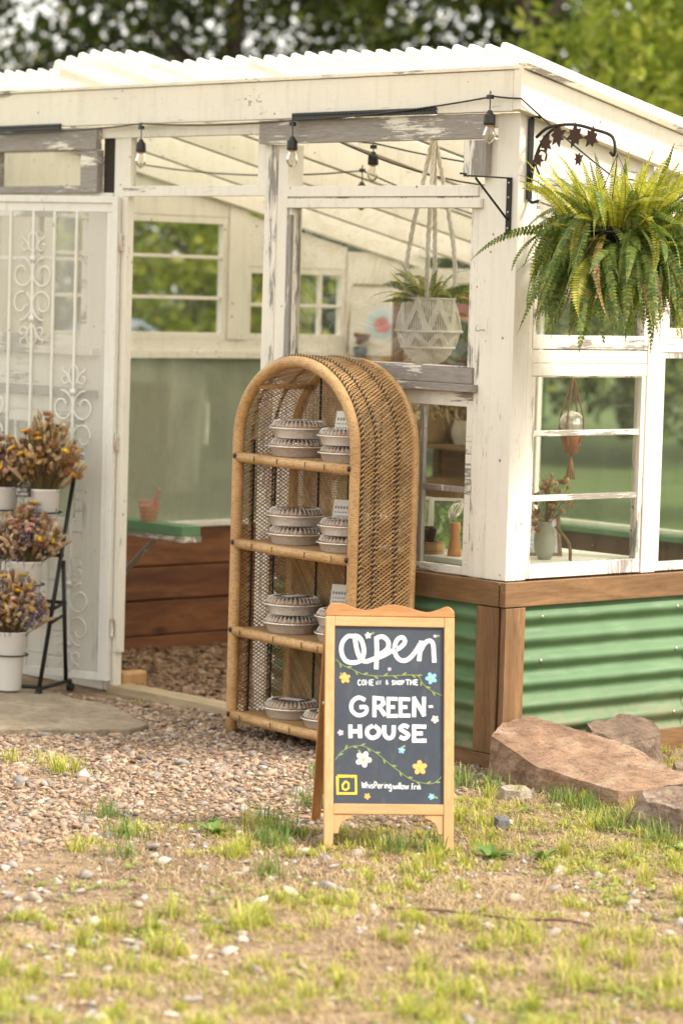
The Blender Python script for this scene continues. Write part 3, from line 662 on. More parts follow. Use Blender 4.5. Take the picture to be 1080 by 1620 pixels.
# ------------------------------------------------------------------ wicker shelf
def wicker_shelf():
    S = empty('wicker_shelf', (-1.095,-.286,0), R(-7), 'tall arched wicker shelf holding pies in foil tins', 'shelf')
    cx, hw, zs, rise, D = .361, .371, 1.075, .297, .245
    def path(off=0, n=26, z0=0.0):
        """(x,z) along the arch, off = outward offset"""
        p = [(cx-hw-off, z0+(zs-z0)*k/14) for k in range(14)]
        for k in range(n+1):
            a = math.pi - math.pi*k/n; p.append((cx+(hw+off)*math.cos(a), zs+(rise+off)*math.sin(a)))
        return p + [(cx+hw+off, zs-(zs-z0)*k/14) for k in range(1, 15)]
    MB().tube([(x,.0,z) for x, z in path()], .0215, 10, flat=1.0).build('front_arch', wrap, S, smooth=True)
    MB().tube([(x,D,z) for x, z in path()], .0185, 10).build('rear_arch', wrap, S, smooth=True)
    # resample the developed surface
    def sampler(off):
        p = path(off, 40, .06); L = [0]
        for a, b in zip(p, p[1:]): L.append(L[-1]+math.dist(a, b))
        def f(s_):
            s_ = min(max(s_, 0), L[-1]); i = min(max(int(np.searchsorted(L, s_))-1, 0), len(p)-2); t = (s_-L[i])/max(L[i+1]-L[i], 1e-9)
            return (p[i][0]+(p[i+1][0]-p[i][0])*t, p[i][1]+(p[i+1][1]-p[i][1])*t)
        return f, L[-1]
    f1, T1 = sampler(.0125); f2, T2 = sampler(.0165)
    b = MB(); pitch = .0138
    for sgn, f in ((1, f1), (-1, f2)):
        k = -20
        while k*pitch < T1+.3:
            s0 = k*pitch; pts = []; j = random.uniform(-.0015,.0015)
            for i in range(9):
                y = .018+(D-.03)*i/8; s_ = s0 + sgn*(y-.12)*.62 + j
                if 0 <= s_ <= T1: x, z = f(s_); pts.append((x, y, z))
            if len(pts) > 1: b.tube(pts, random.uniform(.0019,.0026), 4, cap=False)
            k += 1
    b.build('side_weave', cane, S)
    # the back: diagonal lattice clipped to the arch
    b = MB()
    def ins(x, z):
        if z < .07 or abs(x-cx) > hw-.004: return False
        return z < zs or ((x-cx)/(hw-.004))**2+((z-zs)/(rise-.004))**2 < 1
    for sgn in (1, -1):
        for k in range(-70, 130):
            c = k*.0185; run = []
            for i in range(0, 80):
                x = cx-hw+2*hw*i/79; z = c+sgn*(x-cx)*1.15
                if ins(x, z): run.append((x, D-.006+(.0022*sgn), z))
            if len(run) > 1: b.tube([run[0], run[len(run)//2], run[-1]], .0023, 4, cap=False)
    b.build('back_weave', cane, S)
    def braid(off, y, name):
        f, T = sampler(off)
        for ph, mt in ((0, cane_black), (math.pi, cane)):
            b = MB(); pts = []; n = int(T/.0045)
            for i in range(n+1):
                s_ = T*i/n; x, z = f(s_); a = 2*math.pi*s_/.0185+ph; x2, z2 = f(min(s_+.002, T)); tx, tz = x2-x, z2-z; l = math.hypot(tx, tz) or 1
                nx, nz = -tz/l, tx/l
                pts.append((x+nx*math.sin(a)*.003, y+math.cos(a)*.0038, z+nz*math.sin(a)*.003))
            b.tube(pts, .0039 if ph == 0 else .0033, 5, cap=False); b.build(name, mt, S, smooth=True)
    braid(.023, .012, 'edge_braid'); braid(.0195, .072, 'braid'); braid(.0195, .165, 'braid')
    b = MB()
    for x in (cx-.19, cx-.0, cx+.19): b.tube([(x, D-.013, .07), (x, D-.013, zs+rise*math.sqrt(max(0, 1-((x-cx)/hw)**2))-.01)], .004, 5)
    for sx in (-1, 1):
        for y in (.07,.165): b.tube([(cx+sx*(hw-.0), y, .07), (cx+sx*(hw-.0), y, zs)], .0042, 5)
    b.build('back_rib', cane_black, S)
    for zt in (1.030,.715,.395,.085):
        sh = MB(); sh.box(.018,.008,zt-.016,.704,D-.01,zt-.003); o = sh.build('shelf_board', cane_board, S)
        r_ = MB(); r_.tube([(.004,-.004,zt-.016),(.25,-.006,zt-.019),(.5,-.006,zt-.018),(.718,-.004,zt-.016)], .0185, 10); r_.build('shelf_rail', wrap, o, smooth=True)
        r_ = MB(); r_.tube([(-.004,.0,zt-.022),(-.004,D,zt-.022)], .011, 8).tube([(.726,.0,zt-.022),(.726,D,zt-.022)], .011, 8).tube([(.0,D-.01,zt-.022),(.722,D-.01,zt-.022)], .011, 8)
        r_.build('shelf_rim', wrap, o, smooth=True)
        for x in (.0,.722): MB().lathe([(0,-.004),(.008,-.003),(.010,.002),(.0,.003)], (x,-.022,zt-.012), 10, Matrix.Rotation(R(90),3,'X')).build('binding_knot', cane_black, o, smooth=True)
        m_ = MB()
        for q in range(4):
            x = .09+.17*q+random.uniform(-.04,.04); m_.box(x,-.0255,zt-.026,x+.0022,-.0235,zt-.006)
        m_.build('binding_mark', cane_black, o)
    for sx in (-1, 1):
        a = math.radians(46); x = cx+sx*(hw-.02)*math.cos(a)*1.02; z = zs+(rise-.02)*math.sin(a)
        MB().tube([(x,.0,z),(x,D,z)], .0105, 8).build('cross_bar', wrap, S, smooth=True)
cane_board = wood('cane_board', 'x', (.30,.165,.07), (.50,.31,.15), .6, 30, 4, False)
wicker_shelf()
SH = Matrix.Translation((-1.095,-.286,0)) @ Matrix.Rotation(R(-7), 4, 'Z')

# ------------------------------------------------------------------ pies
foil = NT('foil_tin'); _n = foil.wave(1, foil.co((1,1,1)), 0); _f = foil.noise(60, 4, .6)
foil.col((.86,.84,.81)).rough(.28).set(Metallic=.6).bump(_f, .6, .006); foil = foil.m
def crust_mat():
    t = NT('baked_crust'); a = t.noise(26, 5, .7); b = t.noise(60, 3)
    t.col(t.mix(t.ramp(b, [(.60,0.0),(.66,.8)]), t.mix(t.ramp(a, [(.35,0.0),(.65,1.0)]), (.46,.25,.13), (.70,.48,.30)), (.14,.04,.03))).rough(.6).bump(a, .5, .01); return t.m
crust = crust_mat(); lidm = glass_mat('clear_ribbed_lid', (.99,.98,.97), .05, (.85,.82,.78), 1.1, .0, False)
def make_pie():
    p = empty('boxed_pie', (0,0,0)); n = 72; r0, r1, h = .080, .094, .036
    b = MB(); base = []
    prof = [(0,0),(r0,.0),(r0+.002,.003),(r1-.001,h),(r1+.006,h+.001),(r1+.0085,h-.001),(r1+.0075,h-.004),(r1+.004,h-.002)]
    V = []; 
    for i, (r, z) in enumerate(prof):
        for k in range(n):
            rr = r*(1+(.012 if k % 2 and 1 < i < 4 else 0)); V.append((rr*math.cos(2*math.pi*k/n), rr*math.sin(2*math.pi*k/n), z))
    Fc = [(i*n+k, i*n+(k+1) % n, (i+1)*n+(k+1) % n, (i+1)*n+k) for i in range(len(prof)-1) for k in range(n)]
    MB().add(V, Fc).build('tin', foil, p, smooth=True)
    MB().lathe([(r1-.002,h-.004),(r1-.004,h+.006),(r1-.016,h+.013),(.045,h+.016),(0,h+.017)], n=40).build('crust', crust, p, smooth=True)
    lid = MB(); V = []; prof = [(r1+.003,h+.0015),(r1-.001,h+.004),(r1-.012,h+.021),(r1-.026,h+.0235),(.03,h+.024),(0,h+.024)]
    for i, (r, z) in enumerate(prof):
        for k in range(n): rr = r-(.0035 if (k % 3 == 0 and 0 < i < 4) else 0); V.append((rr*math.cos(2*math.pi*k/n), rr*math.sin(2*math.pi*k/n), z-(.001 if k % 3 == 0 and i in (2,3) else 0)))
    Fc = [(i*n+k, i*n+(k+1) % n, (i+1)*n+(k+1) % n, (i+1)*n+k) for i in range(len(prof)-1) for k in range(n)]
    lo = lid.add(V, Fc).build('lid', lidm, p)
    b = MB()
    for k in range(0, n, 2):
        a = 2*math.pi*k/n; c, s_ = math.cos(a), math.sin(a)
        b.tube([((r1-.002)*c,(r1-.002)*s_,h+.0055),((r1-.0115)*c,(r1-.0115)*s_,h+.0215),((r1-.024)*c,(r1-.024)*s_,h+.0242)], .0011, 4, cap=False)
    b.build('lid_highlight_rib', white_p, lo)  # opaque white ribs, painted highlights on the clear lid's flutes
    return p
proto = make_pie(); first = True
lvl = [(1.0275,'top',2),(.7125,'second',2),(.3925,'third',2),(.0825,'bottom',1)]
for z, nm, cnt in lvl:
    for col, x in (('left', .205), ('right', .535)):
        if nm == 'bottom': x = .215 if col == 'left' else .470
        for k in range(cnt):
            o = proto if first else copy_tree(proto); first = False
            sc_ = 1.06 if (col == 'left') else .96
            pos = SH @ Vector((x+random.uniform(-.007,.007), (.112 if col == 'left' else .095)+random.uniform(-.006,.006), z+k*.0625*sc_))
            o.location = pos; o.rotation_euler = (0,0,random.uniform(0,6)); o.scale = (sc_,)*3
            if nm == 'bottom': lab = 'large pie tin with a white sticker alone on the bottom wicker shelf' if col == 'left' else 'small pie tin half hidden by the chalkboard on the bottom shelf'
            else: lab = '%s pie tin of the %s stack on the %s wicker shelf' % ('lower' if k == 0 else 'upper', col, nm)
            tag(o, lab, 'pie', 'boxed pies on the wicker shelf')
            if nm == 'bottom' or (k == cnt-1 and nm != 'second'):
                MB().box(-.042,-.02,.0605,.040,.024,.0611).build('sticker', white_p, o)

# ------------------------------------------------------------------ stroke lettering
GL = {'C':[[(.9,.8),(.6,1),(.2,.85),(.05,.45),(.25,.08),(.6,0),(.95,.2)]],'O':[[(.5,1),(.1,.75),(.05,.3),(.4,0),(.85,.2),(.95,.65),(.6,1)]],'M':[[(.05,0),(.1,1),(.5,.35),(.9,1),(.95,0)]],
'E':[[(.9,.98),(.1,1),(.08,0),(.9,0)],[(.1,.5),(.75,.52)]],'I':[[(.5,0),(.5,.75)],[(.5,.95),(.5,1.0)]],'N':[[(.08,0),(.1,1),(.88,.05),(.92,1)]],'S':[[(.9,.85),(.5,1),(.12,.78),(.5,.52),(.88,.28),(.5,0),(.08,.15)]],
'H':[[(.1,0),(.1,1)],[(.9,0),(.88,1)],[(.1,.5),(.9,.5)]],'P':[[(.12,0),(.12,1),(.75,.95),(.85,.68),(.6,.48),(.12,.45)]],'T':[[(0,1),(1,1)],[(.5,1),(.5,0)]],'G':[[(.9,.85),(.5,1),(.12,.75),(.08,.3),(.45,0),(.9,.12),(.95,.45),(.55,.45)]],
'R':[[(.1,0),(.12,1),(.75,.95),(.82,.68),(.55,.5),(.14,.45)],[(.5,.47),(.95,0)]],'U':[[(.08,1),(.1,.3),(.45,0),(.85,.2),(.92,1)]],'-':[[(.05,.5),(.95,.52)]],'&':[[(.9,.1),(.25,.75),(.45,.98),(.65,.8),(.15,.3),(.4,0),(.85,.4)]],
'D':[[(.1,0),(.1,1),(.6,.92),(.92,.5),(.6,.08),(.1,0)]],'F':[[(.1,0),(.1,1),(.9,1)],[(.1,.52),(.7,.52)]],'L':[[(.1,1),(.1,0),(.85,0)]],'W':[[(.0,1),(.22,0),(.5,.8),(.75,0),(1,1)]],
'h':[[(.1,0),(.1,1.05)],[(.1,.45),(.5,.62),(.85,.4),(.88,0)]],'i':[[(.5,0),(.5,.6)],[(.5,.85),(.5,.9)]],'s':[[(.85,.5),(.5,.62),(.2,.45),(.8,.18),(.5,0),(.1,.08)]],'p':[[(.1,-.45),(.1,.62)],[(.1,.5),(.6,.62),(.9,.32),(.55,0),(.1,.1)]],
'e':[[(.12,.32),(.85,.36),(.6,.62),(.2,.5),(.1,.2),(.45,0),(.9,.1)]],'r':[[(.15,0),(.15,.6)],[(.15,.4),(.5,.62),(.85,.55)]],'n':[[(.12,0),(.12,.6)],[(.12,.4),(.5,.62),(.85,.4),(.88,0)]],'g':[[(.85,.55),(.4,.62),(.1,.3),(.45,0),(.85,.2),(.85,.55),(.82,-.3),(.4,-.48),(.1,-.3)]],
'w':[[(.0,.6),(.25,0),(.5,.5),(.75,0),(1,.6)]],'l':[[(.5,0),(.5,1.05)]],'o':[[(.5,.62),(.12,.45),(.15,.1),(.5,0),(.88,.2),(.82,.5),(.5,.62)]],'f':[[(.9,.95),(.55,1.0),(.45,.7),(.45,0)],[(.15,.55),(.8,.55)]],'m':[[(.05,0),(.05,.6)],[(.05,.45),(.3,.62),(.48,.4),(.5,0)],[(.5,.45),(.75,.62),(.93,.4),(.95,0)]],
'.':[[(.5,.0),(.5,.06)]],' ':[]}

# ------------------------------------------------------------------ chalkboard A-frame sign
def sandwich_board():
    A = empty('chalkboard_sign', (.752,-1.466,float(gh(.75,-1.46))+.004), math.atan2(.804,.595), 'wooden framed chalkboard sign reading Open, painted with flowers', 'sign')
    T = Matrix.Rotation(R(-12), 4, 'X'); T2 = Matrix.Translation((0,.445,0)) @ Matrix.Rotation(R(28), 4, 'X')
    W, s_ = .385, .000498
    def z2(x, y):
        v = 1548-y; v += 20*(x-100)/762*((1548-y)/1398); xl = 70+28*(1548-y)/1398
        return ((x-xl)*.000497-.008, max(v*s_, 0))
    x0, x1 = -.008, .377
    def frame(TT, pre, m1, m2, scallop=True):
        for a, b_ in ((x0, x0+.0275), (x1-.0305, x1)): MB().box(a,-.001,.0, b_,.021,.688, TT).build('stile', m1, A, bevel=.003)
        for zz, h in ((.659,.029),(.103,.031)): MB().box(x0+.0277,.0005,zz, x1-.0307,.0195,zz+h, TT).build('crossrail', m2, A, bevel=.002)
        if scallop:
            pts = [(x0,.6885),(x0+.001,.705),(x0+.012,.7215),(x0+.032,.727),(x0+.058,.724),(x0+.088,.7135),(x0+.118,.7075),(x0+.15,.7135),(x0+.18,.723),(x0+.205,.725),(x0+.24,.7195),(x0+.275,.709),(x0+.305,.7045),(x0+.335,.712),(x0+.36,.722),(x0+.374,.718),(x1,.705),(x1,.6885)]
            pts = [(p[0], p[1]) for p in ([pts[0]] + [(q[0], q[1]) for q in catmull([(p[0], p[1], 0) for p in pts[1:-1]], 4)] + [pts[-1]])][::-1]
            MB().prism(pts, lambda a, c: TT@Vector((a,.0,c)), lambda a, c: TT@Vector((a,.0185,c))).build('scalloped_top', m2 if pre else pine_a, A, bevel=.002)
        for sx, xx in ((1, x0+.0277), (-1, x1-.0307)):
            pts = [(xx,.1025),(xx+sx*.056,.1025),(xx+sx*.055,.092),(xx+sx*.040,.088),(xx+sx*.026,.078),(xx+sx*.018,.062),(xx+sx*.016,.047),(xx,.045)]
            MB().prism(pts if sx > 0 else pts[::-1], lambda a, c: TT@Vector((a,.004,c)), lambda a, c: TT@Vector((a,.018,c))).build('bracket', pine, A, bevel=.0015)
        MB().box(x0+.024,.008,.130, x1-.027,.0145,.662, TT).build('chalkboard', slate, A)
    frame(T, False, pine, pine_x)
    # the second leaf stands behind
    T2 = Matrix.Translation((0,.445,0)) @ Matrix.Rotation(R(22.5), 4, 'X')
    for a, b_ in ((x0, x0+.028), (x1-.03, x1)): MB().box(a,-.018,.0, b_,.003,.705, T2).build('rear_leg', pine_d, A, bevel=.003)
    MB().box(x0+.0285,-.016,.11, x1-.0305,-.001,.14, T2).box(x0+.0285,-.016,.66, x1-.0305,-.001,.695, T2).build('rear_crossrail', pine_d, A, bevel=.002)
    MB().box(x0+.024,-.010,.135, x1-.027,-.004,.665, T2).build('rear_chalkboard', slate, A)
    MB().lathe([(0,0),(.006,.001),(.006,.004),(0,.005)], (0,0,0), 10, None).build('hinge_bolt', zinc, A).matrix_local = T @ Matrix.Translation((x0-.001,.012,.43)) @ Matrix.Rotation(R(-90),4,'Y')
    cnt = [0]
    def dome(parent_mb, pts, r):
        cnt[0] += 1; h = .0082-.0004-.00006*(cnt[0] % 9)
        P3 = [T@Vector((u, h, v)) for u, v in pts]
        nrm = (T.to_3x3()@Vector((0,-1,0)))
        parent_mb.tube(P3, r*1.38, 4, flat=.00065/r, upv=nrm)
    def disc(mb, u, v, ru, rv, ang=0, hh=None):
        cnt[0] += 1; h = .0074-.00012*(cnt[0] % 9) if hh is None else hh
        n = 12; c, s2 = math.cos(ang), math.sin(ang); V = []
        for ring, (k_, o) in enumerate(((1,.0006),(.97,.0001),(0.001,.0))):
            for i in range(n):
                a = 2*math.pi*i/n; du, dv = ru*k_*math.cos(a), rv*k_*math.sin(a); V.append(T@Vector((u+du*c-dv*s2, h+o, v+du*s2+dv*c)))
        mb.add(V, [(r*n+i, r*n+(i+1) % n, (r+1)*n+(i+1) % n, (r+1)*n+i) for r in range(2) for i in range(n)])
    # big words, stroke coordinates in photo-zoom units
    wl = MB(); tw = .0135/2
    word = [[(262,288),(228,290),(196,330),(192,385),(215,432),(262,446),(310,428),(326,370),(310,310),(284,288),(262,288)],[(272,296),(282,360),(300,415),(322,436),(352,436),(386,422)],
            [(402,292),(403,380),(398,486)],[(402,300),(440,292),(472,322),(468,362),(430,392),(404,402)],[(386,424),(440,405),(492,378),(540,360),(572,325),(560,298),(532,306),(512,345),(516,400),(545,432),(585,430),(625,395),(664,338)],
            [(672,318),(664,370),(656,438)],[(662,385),(690,335),(722,318),(742,340),(746,400),(748,448)]]
    for st in word: dome(wl, [(p.x, p.y) for p in catmull([(*z2(*q), 0) for q in st], 6)], tw)
    wl.build('lettering', chalk, A); wl = MB()
    def text(mb, txt, x, y, wch, hch, r, gap=1.0, smooth=False, slope=0.0, jit=0.0):
        for i, ch in enumerate(txt):
            cw = wch*(.35 if ch in 'Iil.' else (1.25 if ch in 'MWmw' else 1.0)) if not isinstance(wch, list) else wch[i]
            for st in GL[ch]:
                jy = random.uniform(-jit, jit)
                pts = [z2(x+p*cw+slope*q*hch, y-q*hch+jy) for p, q in st]
                if smooth and len(pts) > 2: dome(mb, [(p.x, p.y) for p in catmull([(a, b, 0) for a, b in pts], 4)], r)
                elif len(pts) > 2 and r > .003:
                    for a, b in zip(pts, pts[1:]):
                        a, b = Vector(a), Vector(b); e = (b-a).normalized()*r*.75; dome(mb, [tuple(a-e), tuple(a.lerp(b,.5)), tuple(b+e)], r)
                else: dome(mb, pts, r)
            x += cw*gap if ch != ' ' else cw*.6
    text(wl, 'G', 240, 758, 100, 105, tw*.92, smooth=True); text(wl, 'R', 376, 760, 76, 105, tw*.92); text(wl, 'E', 462, 762, 60, 102, tw*.85); text(wl, 'E', 535, 760, 62, 98, tw*.85); text(wl, 'N', 616, 760, 72, 102, tw*.9); text(wl, '-', 708, 758, 30, 100, tw*.55); wl.build('lettering', chalk, A); wl = MB()
    text(wl, 'H', 232, 893, 72, 80, tw*.92); text(wl, 'O', 336, 892, 78, 72, tw*.95, smooth=True); text(wl, 'U', 436, 893, 68, 76, tw*.95, smooth=True); text(wl, 'S', 528, 896, 66, 78, tw*.9, smooth=True); text(wl, 'E', 612, 908, 80, 84, tw*.92)
    wl.build('lettering', chalk, A)
    sm = MB()
    text(sm, 'COME', 287, 580, 19, 33, .0017, 1.24); text(sm, 'I', 395, 578, 22, 26, .0014); text(sm, 'N', 407, 578, 18, 26, .0014); text(sm, '&', 452, 577, 20, 28, .0015); text(sm, 'SHOP', 490, 578, 16, 26, .0017, 1.25); text(sm, 'THE', 574, 579, 22, 30, .0018, 1.2)
    text(sm, 'WhisPering', 304, 1188, 17.4, 36, .0015, 1.16, True); text(sm, 'willow', 490, 1192, 18, 36, .0015, 1.16, True); text(sm, '.frm', 590, 1194, 15.5, 34, .0015, 1.18, True)
    sm.build('small_lettering', chalk, A)
    vn = MB()
    for vine in ([(156,425),(200,462),(260,488),(320,515),(400,525),(470,525),(540,522),(610,520),(650,528),(680,575),(720,610),(790,642)],[(146,1022),(185,975),(240,945),(300,938),(350,955),(410,995),(470,1045),(530,1090),(590,1132),(660,1155),(730,1158),(782,1118)]):
        c_ = catmull([(*z2(*q), 0) for q in vine], 5); dome(vn, [(p.x, p.y) for p in c_], .0011)
        for i in range(3, len(c_)-1, 4):
            t_ = (c_[i+1]-c_[i-1]).normalized(); sd_ = 1 if (i//4) % 2 else -1; a = math.atan2(t_.y, t_.x)+sd_*.55
            disc(vn, c_[i].x+math.cos(a)*.0075, c_[i].y+math.sin(a)*.0075, .0082, .0026, a)
    for lx, ly, a in ((190,515,2.2),(378,272,.5),(292,972,2.2),(770,290,.3),(556,943,.6),(745,1240,-.4)):
        u, v = z2(lx, ly); disc(vn, u, v, .0068, .0032, a)
    vn.build('painted_vine', plain('vine_green', (.24,.31,.10), .7), A)
    pk = {'white': plain('petal_white', (.80,.76,.76), .7), 'orange': plain('petal_orange', (.82,.42,.14), .7), 'blue': plain('petal_blue', (.22,.52,.80), .7), 'lilac': plain('petal_lilac', (.62,.50,.72), .7)}
    yel = plain('painted_yellow', (.86,.60,.05), .7)
    for fx, fy, r, k in ((352,284,20,'white'),(754,291,11,'lilac'),(478,485,12,'lilac'),(210,537,34,'orange'),(728,540,37,'blue'),(747,782,24,'white'),(180,861,19,'lilac'),(315,1018,50,'white'),(544,964,22,'blue'),(651,1066,45,'orange'),(335,1236,20,'orange'),(718,1236,20,'blue')):
        f = MB(); u, v = z2(fx, fy); rr = r*s_
        for q in range(5):
            a = 2*math.pi*q/5+.3+fx; disc(f, u+math.cos(a)*rr*.58, v+math.sin(a)*rr*.58, rr*.42, rr*.34, a)
        o = f.build('painted_flower', pk[k], A, label=k+' painted flower')
        c_ = MB(); disc(c_, u, v, rr*.22, rr*.22, 0, .0064); c_.build('flower_centre', yel, o, smooth=True)
    lg = MB()
    for st, r in (([(158,1118),(268,1118),(268,1220),(158,1220),(158,1118)],.0045),([(206,1148),(188,1170),(190,1192),(206,1200),(224,1188),(224,1160),(206,1148)],.0030),([(243,1128),(246,1130)],.002)):
        dome(lg, [z2(*q) for q in st], r)
    lg.build('painted_emblem', yel, A)
def slate_mat():
    t = NT('chalkboard_slate'); a = t.noise(5, 5, .7); b = t.noise(40, 3, .6, t.co((1,1,.3)))
    c = t.mix(t.ramp(a, [(.35,0.0),(.7,1.0)]), (.034,.045,.066), (.054,.068,.094)); t.col(t.mix(t.ramp(b, [(.55,0.0),(.75,.25)]), c, (.12,.125,.135))).rough(.62); return t.m
slate = slate_mat()
def chalk_mat():
    t = NT('white_chalk_paint'); a = t.noise(35, 3, .6, t.co((1,1,.25))); t.col(t.mix(t.ramp(a, [(.35,0.0),(.65,1.0)]), (.60,.63,.68), (.84,.85,.86))).rough(.8); return t.m
chalk = chalk_mat(); pine_a = wood('warm_pine_top', 'x', (.36,.16,.05), (.52,.27,.10), .35, 10, 2.0)
sandwich_board()
# small printed cards behind the pies
for z, nm, tz in ((1.03,'top',.172),(.715,'second',.170),(.395,'third',.185)):
    p = SH @ Vector((.405,.195,z)); c = empty('price_card', p, R(25), 'white printed card standing behind the pies on the %s wicker shelf' % nm, 'price card', 'cards on the wicker shelf')
    Tt = Matrix.Rotation(R(-14), 4, 'X')
    MB().box(-.065,.0,.0,.035,.002,tz, Tt).build('card', white_p, c); MB().box(-.062,-.002,.0,.032,-.0005,tz*.40, Tt).build('card_foot', plain('dark_card', (.02,.035,.03), .5), c)
    b = MB()
    for r_ in range(3):
        for q in range(5 if r_ == 0 else 7):
            x = -.057+q*(.011 if r_ == 0 else .0105); h = .011 if r_ == 0 else .0045; zz = tz*.80-r_*.014
            b.box(x,-.0022,zz,x+.0025,-.0008,zz+h, Tt).box(x+.0035,-.0022,zz+h*.4,x+.0065,-.0008,zz+h*.55, Tt)
    b.build('print', plain('grey_print', (.10,.12,.11), .6), c)

# ------------------------------------------------------------------ ferns
def frond(mb, mb2, base, az, length, up_, droop, wmax, nseg=30, sh=1.15):
    """mb = leaflets, mb2 = rachis"""
    dh = Vector((math.cos(az), math.sin(az), 0)); p = Vector(base); ang = up_; st = length/nseg; pts = [p.copy()]; tw = random.gauss(0,.7); side0 = Vector((-math.sin(az), math.cos(az), 0)); sway = random.gauss(0,.45)
    for i in range(nseg):
        t = i/nseg; ang = up_ - (up_+droop)*(t**sh); d = dh*math.cos(ang)+Vector((0,0,1))*math.sin(ang) + side0*sway*t*.5; p = p+d.normalized()*st; pts.append(p.copy())
    mb2.tube(pts[::3], [.0016*(1-.7*i/(len(pts[::3])-1)) for i in range(len(pts[::3]))], 4, cap=False)
    for i in range(2, nseg):
        t = i/nseg; d = (pts[i+1]-pts[i-1]).normalized() if i < nseg else (pts[i]-pts[i-1]).normalized()
        sd_ = d.cross(Vector((0,0,1))); sd_ = side0 if sd_.length < .15 else sd_.normalized()
        nrm = sd_.cross(d).normalized(); sd_ = (sd_*math.cos(tw)+nrm*math.sin(tw)).normalized(); nrm = sd_.cross(d).normalized()
        wd = wmax*(min(1, t*5)**.6)*(1-t**3.2)*random.uniform(.88,1.1); hw = st*.46
        for s in (-1, 1):
            q = pts[i]+d*(st*.25*(s > 0)); a = (sd_*s*.97 + d*.28).normalized(); dr = nrm*(-.22*wd)
            e = q+a*wd+dr; mdl = q+a*wd*.55+dr*.25; lift = nrm*hw*.35
            mb.add([q-d*hw*.7, mdl-d*hw+lift*0, e, mdl+d*hw, q+d*hw*.8], [(0,1,2,3,4)])
fern_g = blade_mat('fern_green', [(0,(.05,.10,.016)),(.4,(.11,.18,.026)),(.965,(.22,.28,.04)),(1,(.28,.19,.05))], .38)
fern_y = blade_mat('fern_yellow_green', [(0,(.28,.33,.03)),(.5,(.45,.46,.05)),(1,(.60,.54,.08))], .45)
fm_tan2 = blade_mat('withered_leaf', [(0,(.16,.11,.03)),(.6,(.34,.24,.08)),(1,(.42,.22,.08))], .3)
fern_s = plain('fern_stalk', (.16,.13,.04), .6)
def hanging_fern():
    o = empty('hanging_fern', (.405,.05,1.725), 0, 'large bushy green fern hanging outside the corner of the greenhouse', 'fern')
    random.seed(11); P0 = Vector((.02,.0,.13)); g, y, s_, br = MB(), MB(), MB(), MB()
    for k in range(470):
        az = random.uniform(0, 6.283); fr = random.random(); rr = random.uniform(.03,.17)
        b0 = P0+Vector((math.cos(az)*rr, math.sin(az)*rr, random.uniform(-.10,.06))); wm = random.uniform(.020,.032); az += random.gauss(0,.5); q = g if random.random() < .86 else y
        if fr < .55: frond(q, s_, b0, az, random.uniform(.14,.42), random.uniform(-.2,.6), random.uniform(1.35,1.6), wm, sh=random.uniform(.25,.5))
        elif fr < .63: frond(q, s_, b0, az, random.uniform(.20,.40), random.uniform(.3,1.1), random.uniform(.8,1.6), wm, sh=random.uniform(.5,1.0))
        elif fr < .76: frond(q if random.random() < .4 else y, s_, b0, az, random.uniform(.12,.25), random.uniform(.3,1.2), random.uniform(-.4,.9), wm)
        else: frond(y if random.random() < .8 else g, s_, P0+Vector((math.cos(az)*rr, math.sin(az)*rr,0)), az, random.uniform(.12,.34), random.uniform(.8,1.5), random.uniform(-1.2,.1), wm*.8, sh=random.uniform(.7,1.6))
    for k in range(22): az = random.uniform(0, 6.283); frond(br, s_, P0+Vector((math.cos(az)*.1, math.sin(az)*.1,-.02)), az, random.uniform(.25,.42), random.uniform(-.1,.3), 1.5, random.uniform(.012,.018), sh=.4)
    br.build('withered_fronds', fm_tan2, o)
    g.build('fronds', fern_g, o); y.build('young_fronds', fern_y, o); s_.build('stalks', fern_s, o)
    pt = MB().lathe([(0,-.02),(.085,-.02),(.10,.0),(.128,.115),(.135,.12),(.128,.125),(.115,.105),(0,.10)], n=28).build('pot', black_plastic, o, smooth=True)
    h = MB()
    for k in range(3): a = 2.1*k+.4; h.tube([(math.cos(a)*.125, math.sin(a)*.125,.12),(math.cos(a)*.02, math.sin(a)*.02,.34),(0,0,.38)], .0016, 5)
    h.build('hanger_wire', black_iron, o)
hanging_fern()
